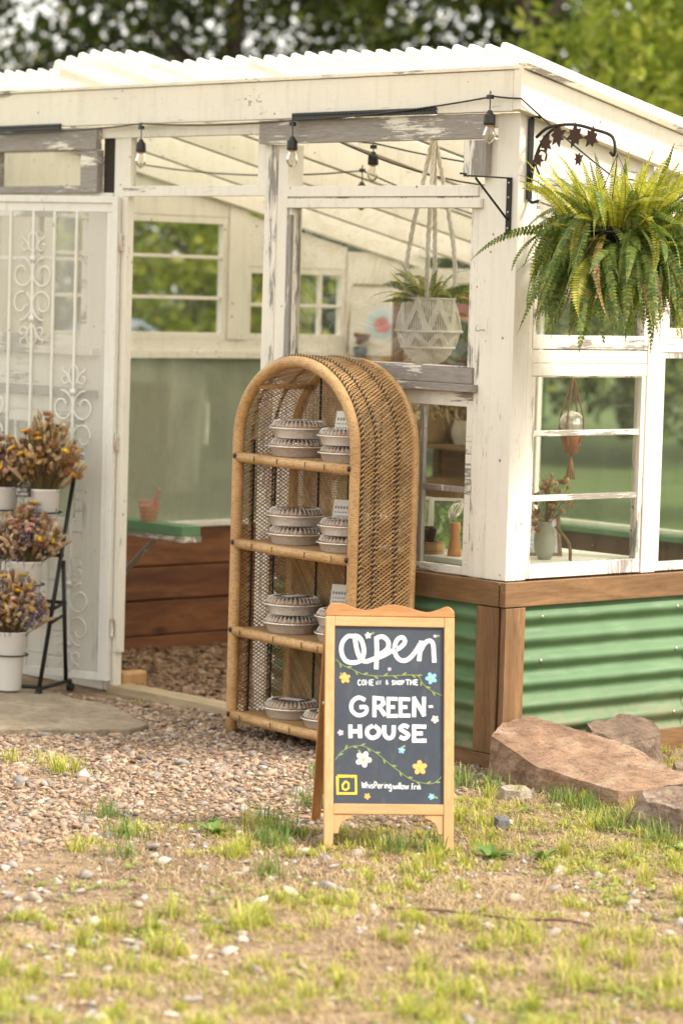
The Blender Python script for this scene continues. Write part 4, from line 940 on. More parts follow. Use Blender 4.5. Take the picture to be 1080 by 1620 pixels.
def fern_bracket():
    o = empty('plant_bracket', (.002,.045,2.12), 0, 'black iron plant bracket with maple leaves on the corner post', 'bracket')
    b = MB(); b.box(.0,-.012,-.165,.008,.012,.110); b.tube(catmull([(.004,0,.108),(.02,0,.118),(.045,0,.112)], 4), .006, 8); b.tube(catmull([(.004,0,-.165),(.02,0,-.175),(.05,0,-.170)], 4), .006, 8); b.build('back_plate', black_iron, o, bevel=.002)
    a = MB(); a.tube(catmull([(.03,0,.045),(.09,0,.078),(.20,0,.085),(.30,0,.066),(.375,0,.045),(.395,0,.01),(.39,0,-.02),(.375,0,-.01)], 6), .0055, 8)
    a.tube(catmull([(.012,0,-.10),(.03,0,-.02),(.07,0,.045),(.13,0,.082)], 6), .005, 8); a.tube(catmull([(.05,0,-.08),(.03,0,-.04),(.05,0,.0),(.08,0,-.01),(.075,0,-.035)], 6), .0035, 6); a.build('scroll_arm', black_iron, o, smooth=True)
    for lx, lz, s_, r_ in ((.08,.035,.050,.9),(.135,.060,.058,.2),(.215,.058,.062,-.4),(.290,.050,.055,-.7),(.045,-.02,.042,1.4),(.235,-.02,.035,.3)):
        pts = []
        for k in range(14):
            an = -math.pi/2+2*math.pi*k/14+r_; rr = s_*((1 if k % 4 == 0 else .8) if k % 2 == 0 else .52); pts.append((lx+math.cos(an)*rr*.62, lz+math.sin(an)*rr*.72-.01))
        MB().prism(pts, lambda p, q: Vector((p,-.006+.1*(p-lx),q)), lambda p, q: Vector((p,-.002+.1*(p-lx),q))).build('metal_leaf', rust_leaf, o)
fern_bracket()
def shelf_bracket():
    o = empty('shelf_bracket', (-.040,-.002,1.93), 0, 'thin black angle bracket screwed below the flaking header', 'bracket')
    b = MB(); b.box(-.011,-.006,-.095,.011,.0,.098); b.box(-.009,-.215,.093,.009,-.0062,.098); b.box(-.006,-.235,.098,.006,-.212,.104)
    b.tube([(0,-.008,-.045),(0,-.165,.090)], .0042, 6); b.build('bracket_arms', black_iron, o, bevel=.001)
    s_ = MB()
    for z in (-.075,-.02,.03,.08): s_.lathe([(0,0),(.004,.0005),(.003,.002),(0,.0025)], (0,-.006,z), 8, Matrix.Rotation(R(90),3,'X'))
    s_.build('screw', zinc, o)
shelf_bracket()
h = MB().tube(catmull([(0,0,0),(0,-.018,.0),(0,-.034,-.004),(0,-.042,.006),(0,-.034,.018)], 5), .0022, 6).build('cup_hook', zinc, None, smooth=True); h.location = (-.150,.006,1.505); tag(h, 'small silver cup hook screwed into the white casing board', 'hook')

def macrame():
    o = empty('macrame_planter', (-.597,.165,1.37), 0, 'cream macrame planter with a small fern behind the big window', 'planter')
    cr = NT('cotton_cord'); n = cr.noise(120, 3); cr.col(cr.mix(n, (.76,.69,.57), (.92,.88,.78))).rough(.9).bump(n, .5, .002); cr = cr.m
    prof = [(-.002,.02),(.012,.055),(.040,.082),(.062,.090),(.12,.114),(.18,.104),(.236,.090)]
    def rad(z):
        for (a, ra), (b, rb) in zip(prof, prof[1:]):
            if z <= b: return ra+(rb-ra)*(z-a)/(b-a)
        return prof[-1][1]
    b = MB(); n = 78
    for k in range(n):
        a = 2*math.pi*k/n; b.tube([((rad(z)-.002)*math.cos(a),(rad(z)-.002)*math.sin(a),z) for z in (-.002,.012,.04,.062,.12,.18,.236)], .0033, 5, cap=False)
    b.build('vertical_cords', cr, o, smooth=True)
    b = MB()
    for z0, z1 in ((.066,.118),(.124,.232)):
        for k in range(8):
            for sg in (-1, 1):
                for off in (-.05,0,.05,.10):
                    pts = []
                    for i in range(9):
                        t = i/8; a = 2*math.pi*(k/8)+sg*(t)*math.pi/8*1.0+off*sg; z = z0+(z1-z0)*(t if True else 0); r = rad(z)+.003; pts.append((r*math.cos(a), r*math.sin(a), z))
                    b.tube(pts, .0042, 5, cap=False)
                    pts = [((rad(z0+z1-p[2])+.003)*math.cos(2*math.pi*(k/8)+math.pi/8+(math.atan2(p[1],p[0])-2*math.pi*k/8)), (rad(z0+z1-p[2])+.003)*math.sin(2*math.pi*(k/8)+math.pi/8+(math.atan2(p[1],p[0])-2*math.pi*k/8)), z0+z1-p[2]) for p in pts[:9]]
    b.build('diamond_cords', cr, o, smooth=True)
    b = MB()
    for z, e in ((.062,.005),(.120,.006),(.236,.003)):
        b.tube([((rad(z)+e)*math.cos(2*math.pi*k/40), (rad(z)+e)*math.sin(2*math.pi*k/40), z) for k in range(40)], .0055, 6, closed=True)
    b.build('ring_cords', cr, o, smooth=True)
    b = MB()
    for a in (3.6,5.4,.9,2.2):
        P_ = [(.092*math.cos(a),.092*math.sin(a),.236),(.085*math.cos(a),.085*math.sin(a),.40),(.045*math.cos(a),.045*math.sin(a),.62),(.006*math.cos(a),.006*math.sin(a),.80)]
        for ph in (0, 2.1, 4.2):
            c_ = catmull(P_, 16); b.tube([p+Vector((math.cos(i*.9+ph)*.0055, math.sin(i*.9+ph)*.0055, 0)) for i, p in enumerate(c_)], .0042, 5, cap=False)
    b.tube([(0,0,.80),(0,0,.86)], .008, 8); b.build('hanger_cords', cr, o, smooth=True)
    MB().lathe([(0,.02),(.05,.02),(.078,.06),(.09,.12),(.080,.21),(.07,.20),(0,.20)], n=24).build('pot', plain('clay_pot', (.50,.36,.27), .8), o, smooth=True)
    g, y, s_ = MB(), MB(), MB()
    for k in range(40):
        az = random.uniform(0, 6.283); frond(y if k % 3 else g, s_, (math.cos(az)*.03, math.sin(az)*.03,.21), az, random.uniform(.14,.23), random.uniform(.6,1.5), random.uniform(-.5,.7), .021, 20)
    for az in (-.1,.2,3.7,4.0): frond(g, s_, (0,0,.21), az+.84, .20, .35, .35, .017, 20)
    g.build('fronds', fern_g, o); y.build('young_fronds', fern_y, o); s_.build('stalks', fern_s, o)
macrame()

# ------------------------------------------------------------------ string lights
def px3(p): return Vector(p)
filament = NT('bulb_filament'); filament.col((.55,.30,.10)).rough(.4).set(Metallic=.6); filament = filament.m
def string_light(pts, bulbs, label, sag=.02, drop=.085, rad=.0032):
    o = empty('string_light', pts[0], 0, label, 'string light', 'string lights of the greenhouse'); O = Vector(pts[0]); c_ = []
    for a, b in zip(pts, pts[1:]):
        a, b = Vector(a), Vector(b)
        for i in range(8): t = i/8; c_.append(a+(b-a)*t-Vector((0,0,sag*4*t*(1-t)*(b-a).length))-O)
    c_.append(Vector(pts[-1])-O); MB().tube(c_, rad, 6).build('cable', black_plastic, o, smooth=True)
    for p in bulbs:
        p = Vector(p)-O
        b = MB(); b.tube([p+Vector((0,0,.010)), p-Vector((.0,0,drop*.55))], .0022, 6); b.lathe([(0,.0),(.008,-.002),(.011,-.010),(.019,-.018),(.0205,-.045),(.019,-.052),(0,-.052)], p-Vector((0,0,drop*.5)), 16)
        b.box(p.x-.012,p.y-.006,p.z-.006,p.x+.012,p.y+.006,p.z+.008); b.tube([p+Vector((-.004,0,.008)), p+Vector((0,0,.022)), p+Vector((.005,0,.012))], .0016, 5)
        so_ = b.build('socket', black_plastic, o, smooth=False)
        q = p-Vector((0,0,drop*.5+.050))
        MB().lathe([(.010,.002),(.012,-.006),(.019,-.020),(.0225,-.034),(.020,-.047),(.012,-.058),(.004,-.064),(0,-.065)], q, 18).build('bulb', bulbglass, so_, smooth=True)
        f = MB(); f.tube([q+Vector((-.004,0,0)), q+Vector((-.008,0,-.03)), q+Vector((-.002,0,-.046)), q+Vector((.003,0,-.018)), q+Vector((.008,0,-.046)), q+Vector((.005,0,0))], .0007, 4); f.lathe([(.013,.002),(.013,-.005),(.009,-.008),(0,-.008)], q, 12); f.build('filament', filament, so_)
string_light([(-3.35,-.056,2.235),(-2.01,-.056,2.248),(-1.10,-.056,2.242),(-.075,-.058,2.300),(.05,-.052,2.290),(.056,.40,2.05),(.058,1.10,2.02)], [(-2.01,-.058,2.232),(-1.10,-.070,2.226),(-.075,-.075,2.296),(.060,.80,2.035)], 'black cable with clear bulbs strung along the outside fascia', .012)
string_light([(-1.12,.10,2.20),(-.62,.55,2.02),(-.30,1.6,1.86)], [(-.64,.50,2.04)], 'thin black string light swagging inside over the macrame planter', .05)
string_light([(-2.9,.25,2.18),(-1.62,.75,2.10),(-1.2,2.0,1.82)], [(-1.62,.75,2.10)], 'thin black string light sagging across the ceiling inside the doorway', .04)
string_light([(-1.32,.35,2.21),(-1.12,.35,2.18),(-.2,.9,2.07)], [(-1.12,.35,2.165)], 'short black string light above the big window from the inside', .03, .03)

# ------------------------------------------------------------------ flower stand, buckets, bouquets
ST = Matrix.Translation((-2.172,-.372,.0)) @ Matrix.Rotation(R(25.5), 4, 'Z')
def flower_stand():
    o = empty('flower_stand', ST.translation, R(25.5), 'black steel tiered flower stand before the white screen door', 'stand')
    for x in (0, -.82):
        b = MB(); b.tube([(x,.0,.045),(x,.255,.862)], .0085, 8); b.tube([(x,.22,.05),(x,.178,.53)], .0085, 8); b.tube([(x,-.01,.04),(x,.26,.045)], .008, 8); b.tube([(x,.085,.29),(x,.20,.315)], .006, 8); b.tube([(x,.10,.345),(x,.195,.36)], .007, 8)
        b.build('side_frame', black_iron, o, smooth=True)
    for y, z in ((.0,.045),(.105,.345),(.176,.55),(.255,.862),(.21,.36)): MB().tube([(0,y,z),(-.82,y,z)], .008, 8).build('cross_bar', black_iron, o, smooth=True)
    for x in (0, -.82):
        for y in (-.005,.26):
            MB().tube([(x-.010,y,.018),(x+.010,y,.018)], .018, 14).box(x-.004,y-.01,.02,x+.004,y+.01,.042).build('caster', black_plastic, o, bevel=.001)
    for (x, y, z) in BK: MB().tube([(x+.071*math.cos(a*.2618), y+.071*math.sin(a*.2618), z+.14) for a in range(24)], .0035, 6, closed=True).build('bucket_ring', black_iron, o)
BK = [(-.120,-.025,.030),(-.105,.070,.300),(-.085,.165,.580),(-.300,-.025,.030),(-.287,.070,.300),(-.272,.165,.580)]
flower_stand()
names = ['tall white bucket standing lowest on the stand','white bucket on the middle tier nearest the door hinge','white bucket with the black price tag on the top tier','white bucket low on the stand, second from the door hinge','white bucket on the middle tier, second from the door hinge','white bucket on the top tier, cut by the picture edge']
bk0 = None
for i, (x, y, z) in enumerate(BK):
    if bk0 is None:
        bk0 = MB().lathe([(0,.0),(.044,.0),(.047,.004),(.064,.222),(.069,.226),(.069,.232),(.063,.232),(.061,.222),(.045,.01),(0,.01)], n=36).build('flower_bucket', white_plastic, None, smooth=True); o = bk0
    else: o = bk0.copy(); sc.collection.objects.link(o)
    o.location = ST@Vector((x, y, z)); tag(o, names[i], 'bucket', 'white flower buckets on the stand')
def flowmat(name, stops): t = NT(name); i = t.island(); n = t.noise(60, 3); c = t.mix(t.ramp(n, [(.4,0.0),(.7,.35)]), t.ramp(i, stops), (.20,.12,.06)); t.col(c).rough(.85); t.translucent(.15, c); return t.m
fm_tan = flowmat('tan_seedheads', [(0,(.36,.23,.11)),(.4,(.56,.40,.21)),(.75,(.72,.56,.35)),(1,(.30,.15,.07))])
fm_rust = flowmat('rust_dried_petals', [(0,(.24,.11,.05)),(.4,(.40,.19,.08)),(.7,(.32,.13,.09)),(1,(.52,.30,.13))])
fm_yel = flowmat('yellow_strawflower', [(0,(.78,.48,.03)),(.5,(.85,.58,.05)),(1,(.80,.36,.04))])
fm_pink = flowmat('pink_strawflower', [(0,(.62,.22,.22)),(.5,(.72,.42,.34)),(1,(.78,.60,.46))])
fm_pur = flowmat('purple_statice', [(0,(.14,.08,.20)),(.5,(.27,.23,.29)),(1,(.34,.28,.31))])
fm_stem = flowmat('dry_stems', [(0,(.10,.07,.03)),(.5,(.20,.15,.06)),(1,(.26,.18,.08))])
fm_dark = flowmat('dark_seed_pods', [(0,(.05,.02,.015)),(1,(.12,.06,.04))])
def blob(mb, c, r, asp=1.0, d=None, base=ICO1, jit=.12):
    v, f = base; s = v*(1+rng.uniform(-jit, jit, len(v)))[:, None]*np.array([r, r, r*asp])
    if d is not None:
        q = np.array(Vector((0,0,1)).rotation_difference(Vector(d)).to_matrix()); s = s@q.T
    mb.add([tuple(p) for p in s+np.array(c)], [tuple(t) for t in f])
def petals(mb, c, d, r, n=11, cup=.5):
    d = Vector(d).normalized(); a = d.orthogonal().normalized(); b = d.cross(a); c = Vector(c)
    for ring in range(2):
        rr = r*(1-.35*ring)
        for k in range(n):
            an = 2*math.pi*(k+.5*ring)/n; e = a*math.cos(an)+b*math.sin(an); s_ = d.cross(e); wv = rr*.30
            tip = c+e*rr*.95+d*rr*(cup+.35*ring); mid = c+e*rr*.6+d*rr*.12
            mb.add([c, mid-s_*wv, tip, mid+s_*wv], [(0,1,2,3)])
def bouquet(pos, label, spread, height, seed, w_=(1,1,1,1,1,1), n=120):
    random.seed(seed); o = empty('dried_bouquet', pos, 0, label, 'bouquet', 'dried bouquets in white buckets')
    B = {k: MB() for k in ('stems','tan_heads','rust_blooms','yellow_blooms','pink_blooms','purple_sprays','dark_pods','foliage')}
    kinds = ['tan']*int(34*w_[0])+['rust']*int(16*w_[1])+['yellow']*int(7*w_[2])+['pink']*int(12*w_[3])+['purple']*int(16*w_[4])+['dark']*int(6*w_[5])+['plume']*10+['leaf']*16
    for k in range(n):
        a = random.uniform(0, 6.283); t = random.random()**.6; r = spread*t*random.uniform(.85,1.15); h = height*(1-.50*t*t)*random.uniform(.38,1.03)
        tip = Vector((math.cos(a)*r, math.sin(a)*r, h)); b0 = Vector((math.cos(a)*.03*t, math.sin(a)*.03*t, -.05)); m_ = b0.lerp(tip, .55)*1.0; m_.x *= .8; m_.y *= .8
        B['stems'].tube([b0, m_, tip], .0011, 4, cap=False); d = (tip-m_).normalized(); kd = random.choice(kinds)
        if kd == 'tan':
            if random.random() < .5: blob(B['tan_heads'], tip, random.uniform(.006,.010), random.uniform(1.6,3.4), d)
            else: petals(B['tan_heads'], tip, d, random.uniform(.011,.017), 9, .9)
        elif kd == 'rust':
            petals(B['rust_blooms'], tip, d, random.uniform(.013,.021), 8, random.uniform(.8,1.8))
        elif kd == 'yellow': petals(B['yellow_blooms'], tip, d, .020, 13, .55); blob(B['yellow_blooms'], tip+d*.006, .011, .7, d)
        elif kd == 'pink': petals(B['pink_blooms'], tip, d, random.uniform(.012,.018), 12, .7); blob(B['pink_blooms'], tip+d*.005, .008, 1.0, d)
        elif kd == 'purple':
            for q in range(26):
                p = tip+Vector((random.gauss(0,.016), random.gauss(0,.016), random.gauss(-.01,.016))); blob(B['purple_sprays'], p, random.uniform(.0028,.0045), 1.2, None)
        elif kd == 'dark': blob(B['dark_pods'], tip, random.uniform(.009,.018), .8, d)
        elif kd == 'plume':
            c_ = catmull([tip-d*.05, tip, tip+d*.035+Vector((random.uniform(-.02,.02),random.uniform(-.02,.02),-.004))], 5); B['tan_heads'].tube(c_, [.002,.005,.007,.008,.0085,.0085,.008,.007,.005,.003,.001][:len(c_)], 6)
        else:
            for q in range(5):
                p = m_.lerp(tip, .3+.16*q); e = Vector((random.uniform(-1,1), random.uniform(-1,1), random.uniform(-.2,.8))).normalized(); s_ = e.orthogonal().normalized()*.004
                B['foliage'].add([p, p+e*.013-s_, p+e*.028, p+e*.013+s_], [(0,1,2,3)])
    mats = dict(stems=fm_stem, tan_heads=fm_tan, rust_blooms=fm_rust, yellow_blooms=fm_yel, pink_blooms=fm_pink, purple_sprays=fm_pur, dark_pods=fm_dark, foliage=flowmat('dried_leaves', [(0,(.10,.09,.035)),(.6,(.20,.16,.07)),(1,(.32,.20,.10))]))
    for k, b in B.items():
        if b.v: b.build(k, mats[k], o)
bq = [('dried bouquet with lavender sprays and pale strawflowers in the lowest bucket',.135,.250,(2.0,.3,1.6,1.0,1.5,.3)),('dusty pink and tan dried bouquet on the middle tier',.140,.245,(2.2,.8,.4,1.1,.35,.8)),('rust brown dried bouquet with bright yellow strawflowers on the top tier',.138,.300,(2.2,1.5,3.2,.3,.10,.8)),
      ('pale dried bouquet low on the stand, second from the door hinge',.10,.17,(1,1,1,1,1,.5)),('mixed brown dried bouquet on the middle tier, second from the door hinge',.11,.16,(1.5,1,1,.6,.5,1)),('dried bouquet with purple sprays on the top tier, cut by the picture edge',.13,.215,(2.0,.8,1.2,.3,.8,.6))]
for i, ((x, y, z), q) in enumerate(zip(BK, bq)): bouquet(ST@Vector((x, y, z+.215)), q[0], q[1], q[2], 30+i, q[3], 330)
tg = empty('price_tag', ST@Vector((-.130,.078,.80)), R(45), 'small black tag reading Dried Flowers clipped on the top bucket', 'tag')
MB().box(-.030,-.003,-.018,.030,.0,.022).build('tag_plate', black_plastic, tg, bevel=.002)
b = MB()
for row, (t_, zz, hh, wch) in enumerate((('DRIED', .003, .012, .0082), ('FLOWERS', -.013, .011, .0066))):
    x = -.026
    for ch in t_:
        for st in GL[ch]: b.tube([(x+p*wch*.8, -.0036, zz+q*hh) for p, q in st], .0009, 4)
        x += wch
b.build('tag_lettering', white_p, tg)

# ------------------------------------------------------------------ rocks, slab, weeds
def rock_mat(name, c1, c2, c3):
    t = NT(name); a = t.noise(4, 9, .75, None, 1.2); b = t.noise(22, 8, .8); v = t.noise(7, 6, .7, t.co((1,1,3)))
    c = t.mix(t.ramp(a, [(.35,0.0),(.65,1.0)]), c1, c2); c = t.mix(t.ramp(v, [(.5,0.0),(.66,.75)]), c, c3); c = t.mix(t.ramp(b, [(.34,.7),(.5,0.0)]), c, tuple(x*.4 for x in c1)); c = t.mix(t.ramp(b, [(.64,0.0),(.8,.4)]), c, (.60,.50,.40))
    fine = t.noise(90, 5, .8); c = t.mix(t.ramp(fine, [(.36,.45),(.48,0.0)]), c, tuple(x*.45 for x in c1))
    lich = t.noise(11, 6, .8, None, .5); c = t.mix(t.ramp(lich, [(.64,0.0),(.70,.55)]), c, (.56,.50,.42))
    t.col(c).rough(.9).bump(t.math('SUBTRACT', t.math('ADD', t.math('MULTIPLY', a, 1.4), t.math('MULTIPLY', b, .7)), 0.0), 1.0, .02); return t.m
rk1 = rock_mat('red_sandstone', (.20,.115,.075), (.46,.29,.185), (.58,.43,.31)); rk2 = rock_mat('brown_fieldstone', (.18,.12,.09), (.33,.23,.17), (.46,.36,.28)); rk3 = rock_mat('slab_stone', (.30,.235,.16), (.44,.36,.26), (.52,.45,.34))
def rock(poly, top, name, label, mat, seed, sub=4, amp=.016, taper=.84):
    """poly: ground outline; top: heights at each outline point; faceted, cracked"""
    bm = bmesh.new(); n = len(poly); cx = sum(p[0] for p in poly)/n; cyy = sum(p[1] for p in poly)/n
    lo = [bm.verts.new((p[0], p[1], -.05)) for p in poly]; hi = [bm.verts.new((cx+(p[0]-cx)*taper, cyy+(p[1]-cyy)*taper, h)) for p, h in zip(poly, top)]
    bm.faces.new(lo[::-1]); bm.faces.new(hi)
    for i in range(n): bm.faces.new((lo[i], lo[(i+1) % n], hi[(i+1) % n], hi[i]))
    bmesh.ops.triangulate(bm, faces=bm.faces[:]); bmesh.ops.subdivide_edges(bm, edges=bm.edges[:], cuts=3, use_grid_fill=True); bmesh.ops.triangulate(bm, faces=bm.faces[:])
    for _ in range(sub-2): bmesh.ops.subdivide_edges(bm, edges=bm.edges[:], cuts=1, use_grid_fill=True)
    bmesh.ops.smooth_vert(bm, verts=bm.verts[:], factor=.18); bm.normal_update()
    import mathutils
    for v in bm.verts:
        p = v.co*5+Vector((seed*3.1,0,0)); q = mathutils.noise.cell(v.co*11+Vector((seed,0,0)))
        d = mathutils.noise.fractal(p, .9, 2.1, 6)*amp*1.1 + mathutils.noise.turbulence(v.co*9+Vector((seed,2,1)), 4, True)*amp*.6-amp*.4 + (mathutils.noise.voronoi(v.co*9+Vector((seed,0,0)))[0][1]-.35)*amp*.9
        v.co += v.normal*d
    me = bpy.data.meshes.new(name); bm.to_mesh(me); bm.free(); o = link_mesh(name, me, mat, None, False); tag(o, label, 'rock'); return o
rock([(.040,-.06),(.035,.11),(.42,.13),(.86,.06),(.92,-.08),(.78,-.235),(.40,-.235),(.10,-.17)], [.176,.175,.145,.085,.062,.050,.078,.142], 'sandstone_slab', 'long reddish sandstone block lying against the greenhouse corner', rk1, 3, 4, .010, .95)
rock([(.90,-.36),(.93,-.12),(1.12,.0),(1.42,-.02),(1.46,-.20),(1.22,-.42),(1.0,-.44)], [.095,.125,.125,.09,.06,.07,.075], 'fieldstone', 'dark brown boulder cut by the right edge beside the long sandstone', rk2, 8, 4, .022, .78)
rock([(.045,.34),(.05,.54),(.18,.62),(.30,.52),(.28,.32),(.16,.26)], [.14,.155,.145,.11,.09,.13], 'fieldstone', 'pale squarish rock behind the long sandstone by the green steel', rk2, 15, 4, .014, .84)
rock([(.66,.78),(.68,.92),(.84,1.0),(1.02,.92),(1.0,.76),(.82,.70)], [.11,.13,.14,.12,.09,.09], 'fieldstone', 'brown rock against the green side wall near the right edge', rk2, 21, 4, .016, .8)
rock([(.45,.36),(.50,.46),(.62,.44),(.64,.34),(.54,.28)], [.06,.07,.06,.05,.05], 'fieldstone', 'small low rock in the weeds between the boulders', rk2, 27, 3, .008, .8)
rock([(.40,-.42),(.40,-.36),(.46,-.33),(.53,-.36),(.52,-.42),(.46,-.45)], [.034,.036,.038,.03,.03,.03], 'cobble', 'rounded pale cobble in front of the long sandstone', rock_mat('pale_cobble', (.42,.35,.27), (.56,.49,.40), (.5,.4,.3)), 4, 3, .003, .75)
rock([(.77,-.81),(.77,-.765),(.81,-.75),(.835,-.78),(.81,-.82)], [.03,.034,.026,.02,.024], 'grey_stone', 'small dark grey stone right of the chalkboard', rock_mat('grey_shale', (.12,.12,.125), (.24,.24,.245), (.3,.29,.28)), 6, 3, .003, .7)
def slab():
    b = MB(); c = [(x, y) for x, y in SLAB]; c = [(a[0]+(b_[0]-a[0])*k/6, a[1]+(b_[1]-a[1])*k/6) for a, b_ in zip(c, c[1:]+c[:1]) for k in range(6)]
    c = [(x+(vnoise(x,y,9,3)-.5)*.06, y+(vnoise(x,y,9,4)-.5)*.06) for x, y in c]; c = [(float(a), float(b_)) for a, b_ in c]
    b.prism(c[::-1] if False else c, lambda x, y: Vector((x, y, -.03)), lambda x, y: Vector((x, y, .022)))
    tag(b.build('stepping_slab', rk3, None, bevel=.006), 'flat tan flagstone set in the gravel before the screen door', 'flagstone')
slab()
# twig
tw = MB().tube([(x, y, float(gh(x, y))+.012+dz) for x, y, dz in catmull([(1.52,-1.93,.0),(1.66,-1.80,.006),(1.80,-1.74,.004),(1.92,-1.68,.012),(1.98,-1.62,.0)], 5)], .0042, 6); tw.tube([(1.78,-1.745,float(gh(1.78,-1.745))+.015),(1.90,-1.80,float(gh(1.9,-1.8))+.02)], .0025, 5)
tag(tw.build('twig', plain('twig_bark', (.16,.10,.065), .9), None, smooth=True), 'crooked brown twig lying on the bare earth', 'twig')
# broad leaved weeds
weed_m = blade_mat('weed_leaves', [(0,(.11,.20,.035)),(.5,(.19,.30,.06)),(1,(.30,.38,.09))], .3)
def weed(x, y, r, n, lab, h=.5):
    o = empty('weed', (x, y, float(gh(x, y))), random.uniform(0,6), lab, 'weed', 'broad leaved weeds'); b = MB()
    for k in range(n):
        a = random.uniform(0, 6.283); L_ = r*random.uniform(.55,1.1); el = random.uniform(.15, h+.4); dh = Vector((math.cos(a), math.sin(a), 0)); s_ = Vector((-math.sin(a), math.cos(a), 0)); pts = []
        for i in range(6):
            t = i/5; p = dh*L_*t*math.cos(el*(1-t*.6)) + Vector((0,0,L_*(math.sin(el)*t*(1.25-.6*t)))); wv = L_*.17*math.sin(math.pi*min(1, .08+t*.92))**.8*random.uniform(.85,1.15); pts.append((p-s_*wv+Vector((0,0,wv*.3)), p, p+s_*wv+Vector((0,0,wv*.3))))
        V = [q for tr in pts for q in tr]; b.add(V, [(3*i+j, 3*i+j+1, 3*i+j+4, 3*i+j+3) for i in range(5) for j in range(2)])
    b.build('leaves', weed_m, o)
weed(1.10,-1.13,.085,16,'broad leaved weed just right of the chalkboard foot'); weed(1.20,-1.02,.07,12,'small rosette weed touching the one beside the sign foot')
weed(1.32,-.55,.08,16,'leafy weed in front of the dark brown boulder'); weed(.36,.26,.07,12,'weed growing between the long sandstone and the steel wall', .9); weed(.52,.66,.06,10,'weed by the pale squarish rock', 1.0)
weed(.42,-1.62,.075,14,'green weed left of the chalkboard rear leg'); weed(1.55,-.62,.07,12,'weed near the right edge on the grass'); weed(.28,-1.50,.05,9,'tiny weed at the edge of the gravel')
st = empty('seedling', (.47,.52,.05), 0, 'small upright seedling above the pale rock', 'seedling'); b = MB(); b.tube([(0,0,0),(.01,.0,.08),(.0,.01,.15)], .002, 5); b.build('stem', fern_s, st); b = MB()
for k in range(9):
    z = .04+.013*k; a = k*2.4; e = Vector((math.cos(a), math.sin(a), .35)).normalized(); s_ = Vector((-math.sin(a), math.cos(a), 0))*.011; p = Vector((.005,.003,z)); b.add([p, p+e*.022-s_, p+e*.048, p+e*.022+s_], [(0,1,2,3)])
b.build('leaves', weed_m, st)
def clover():
    P = scatter(900, 5.95, 10.2, .16); x, y = P.T; P = P[soilzone(x, y) & ~gravel_amt(x, y)]; P = P[vnoise(P[:,0],P[:,1],1.6,51) > .42]; b = MB()
    for cx_, cy_ in P:
        for q in range(random.randint(5, 16)):
            px_, py_ = cx_+random.gauss(0,.022), cy_+random.gauss(0,.022); z = float(gh(px_, py_))+random.uniform(.004,.018); a0 = random.uniform(0,6.28); r = random.uniform(.003,.0065); tx, ty = random.gauss(0,.3), random.gauss(0,.3)
            for k in range(3):
                a = a0+2.094*k; c = (px_+math.cos(a)*r, py_+math.sin(a)*r); V = [(c[0]+r*.85*math.cos(t_), c[1]+r*.85*math.sin(t_)) for t_ in (a-2.6,a-1.4,a-.5,a+.5,a+1.4,a+2.6)]
                b.add([(u, v, z+(u-px_)*tx+(v-py_)*ty) for u, v in V], [(0,1,2,3,4,5)])
    tag(b.build('clover', blade_mat('clover_leaves', [(0,(.14,.20,.035)),(.5,(.28,.34,.06)),(1,(.42,.42,.10))], .3), None), 'low clover patches between the dry grass', 'clover', kind='stuff')
clover()
# taller tufts around the sign and rocks
def tufts():
    C_ = [(.55,-1.45),(.60,-1.56),(.35,-1.33),(.68,-1.60),(.2,-1.05),(.26,-1.02),(.05,-.40),(.12,-.33),(.2,-.40),(.30,-.36),(1.08,-.42),(1.2,-.50),(1.35,-.42),(1.0,-.50),(.75,-.36),(.62,-.33),(.88,-1.30),(.95,-1.22),(.35,-1.9),(.6,-2.1),(1.0,-1.9),(-.12,-.72),(.04,-1.72),(.9,-.42),(1.45,-.50),(1.55,-.42),(1.3,.2),(1.1,.1),(.98,.2)]
    P = []; H = []
    for c in C_:
        n = random.randint(50, 120); P.append(rng.normal(size=(n, 2))*.028+np.array(c)); H.append(rng.uniform(.03, .085, n))
    P = np.concatenate(P); H = np.concatenate(H)
    blades(P, H, rng.uniform(.0009,.0021, len(P)), rng.uniform(.1,.85, len(P)), blade_mat('lush_grass', [(0,(.08,.16,.03)),(.5,(.16,.26,.05)),(.85,(.28,.34,.08)),(1,(.45,.40,.16))]), 'tall_grass', 'longer green grass tufts around the sign and the rocks', 'grass')
tufts()
# dead leaves and bark bits
def litter():
    P = scatter(520, 6.2, 11, .17); x, y = P.T; P = P[soilzone(x, y)]; b = MB()
    for px_, py_ in P[:420]:
        r = random.uniform(.006,.022); a = random.uniform(0, 6.28); z = float(gh(px_, py_))+.006; d = Vector((math.cos(a), math.sin(a), random.uniform(-.2,.4))); s_ = Vector((-math.sin(a), math.cos(a), random.uniform(-.3,.3)))*.45; p = Vector((px_, py_, z))
        b.add([p-d*r, p-d*r*.2+s_*r+Vector((0,0,r*.3)), p+d*r, p+d*.1*r-s_*r+Vector((0,0,r*.2))], [(0,1,2,3)])
    tag(b.build('leaf_litter', flowmat('dead_leaf', [(0,(.20,.11,.06)),(.4,(.42,.29,.17)),(.8,(.58,.45,.31)),(1,(.13,.08,.06))]), None), 'curled dead leaves and bark bits scattered on the earth', 'leaf litter', kind='stuff')
litter()

# ------------------------------------------------------------------ inside the greenhouse
def table():
    o = empty('display_table', (-.45,.36,0), 0, 'white topped display table inside the corner windows', 'table')
    MB().box(-.40,-.28,.672,.36,.40,.694).build('table_top', PW['xi'], o, bevel=.003)
    for x in (-.38,.32):
        for y in (-.25,.36): MB().box(x-.0,y-.0,.0,x+.035,y+.035,.671).build('leg', brown_w, o)
table()
def at_(x, y, z, rz, name, lab, cat): return empty(name, (x, y, z), rz, lab, cat)
TZ = .6945
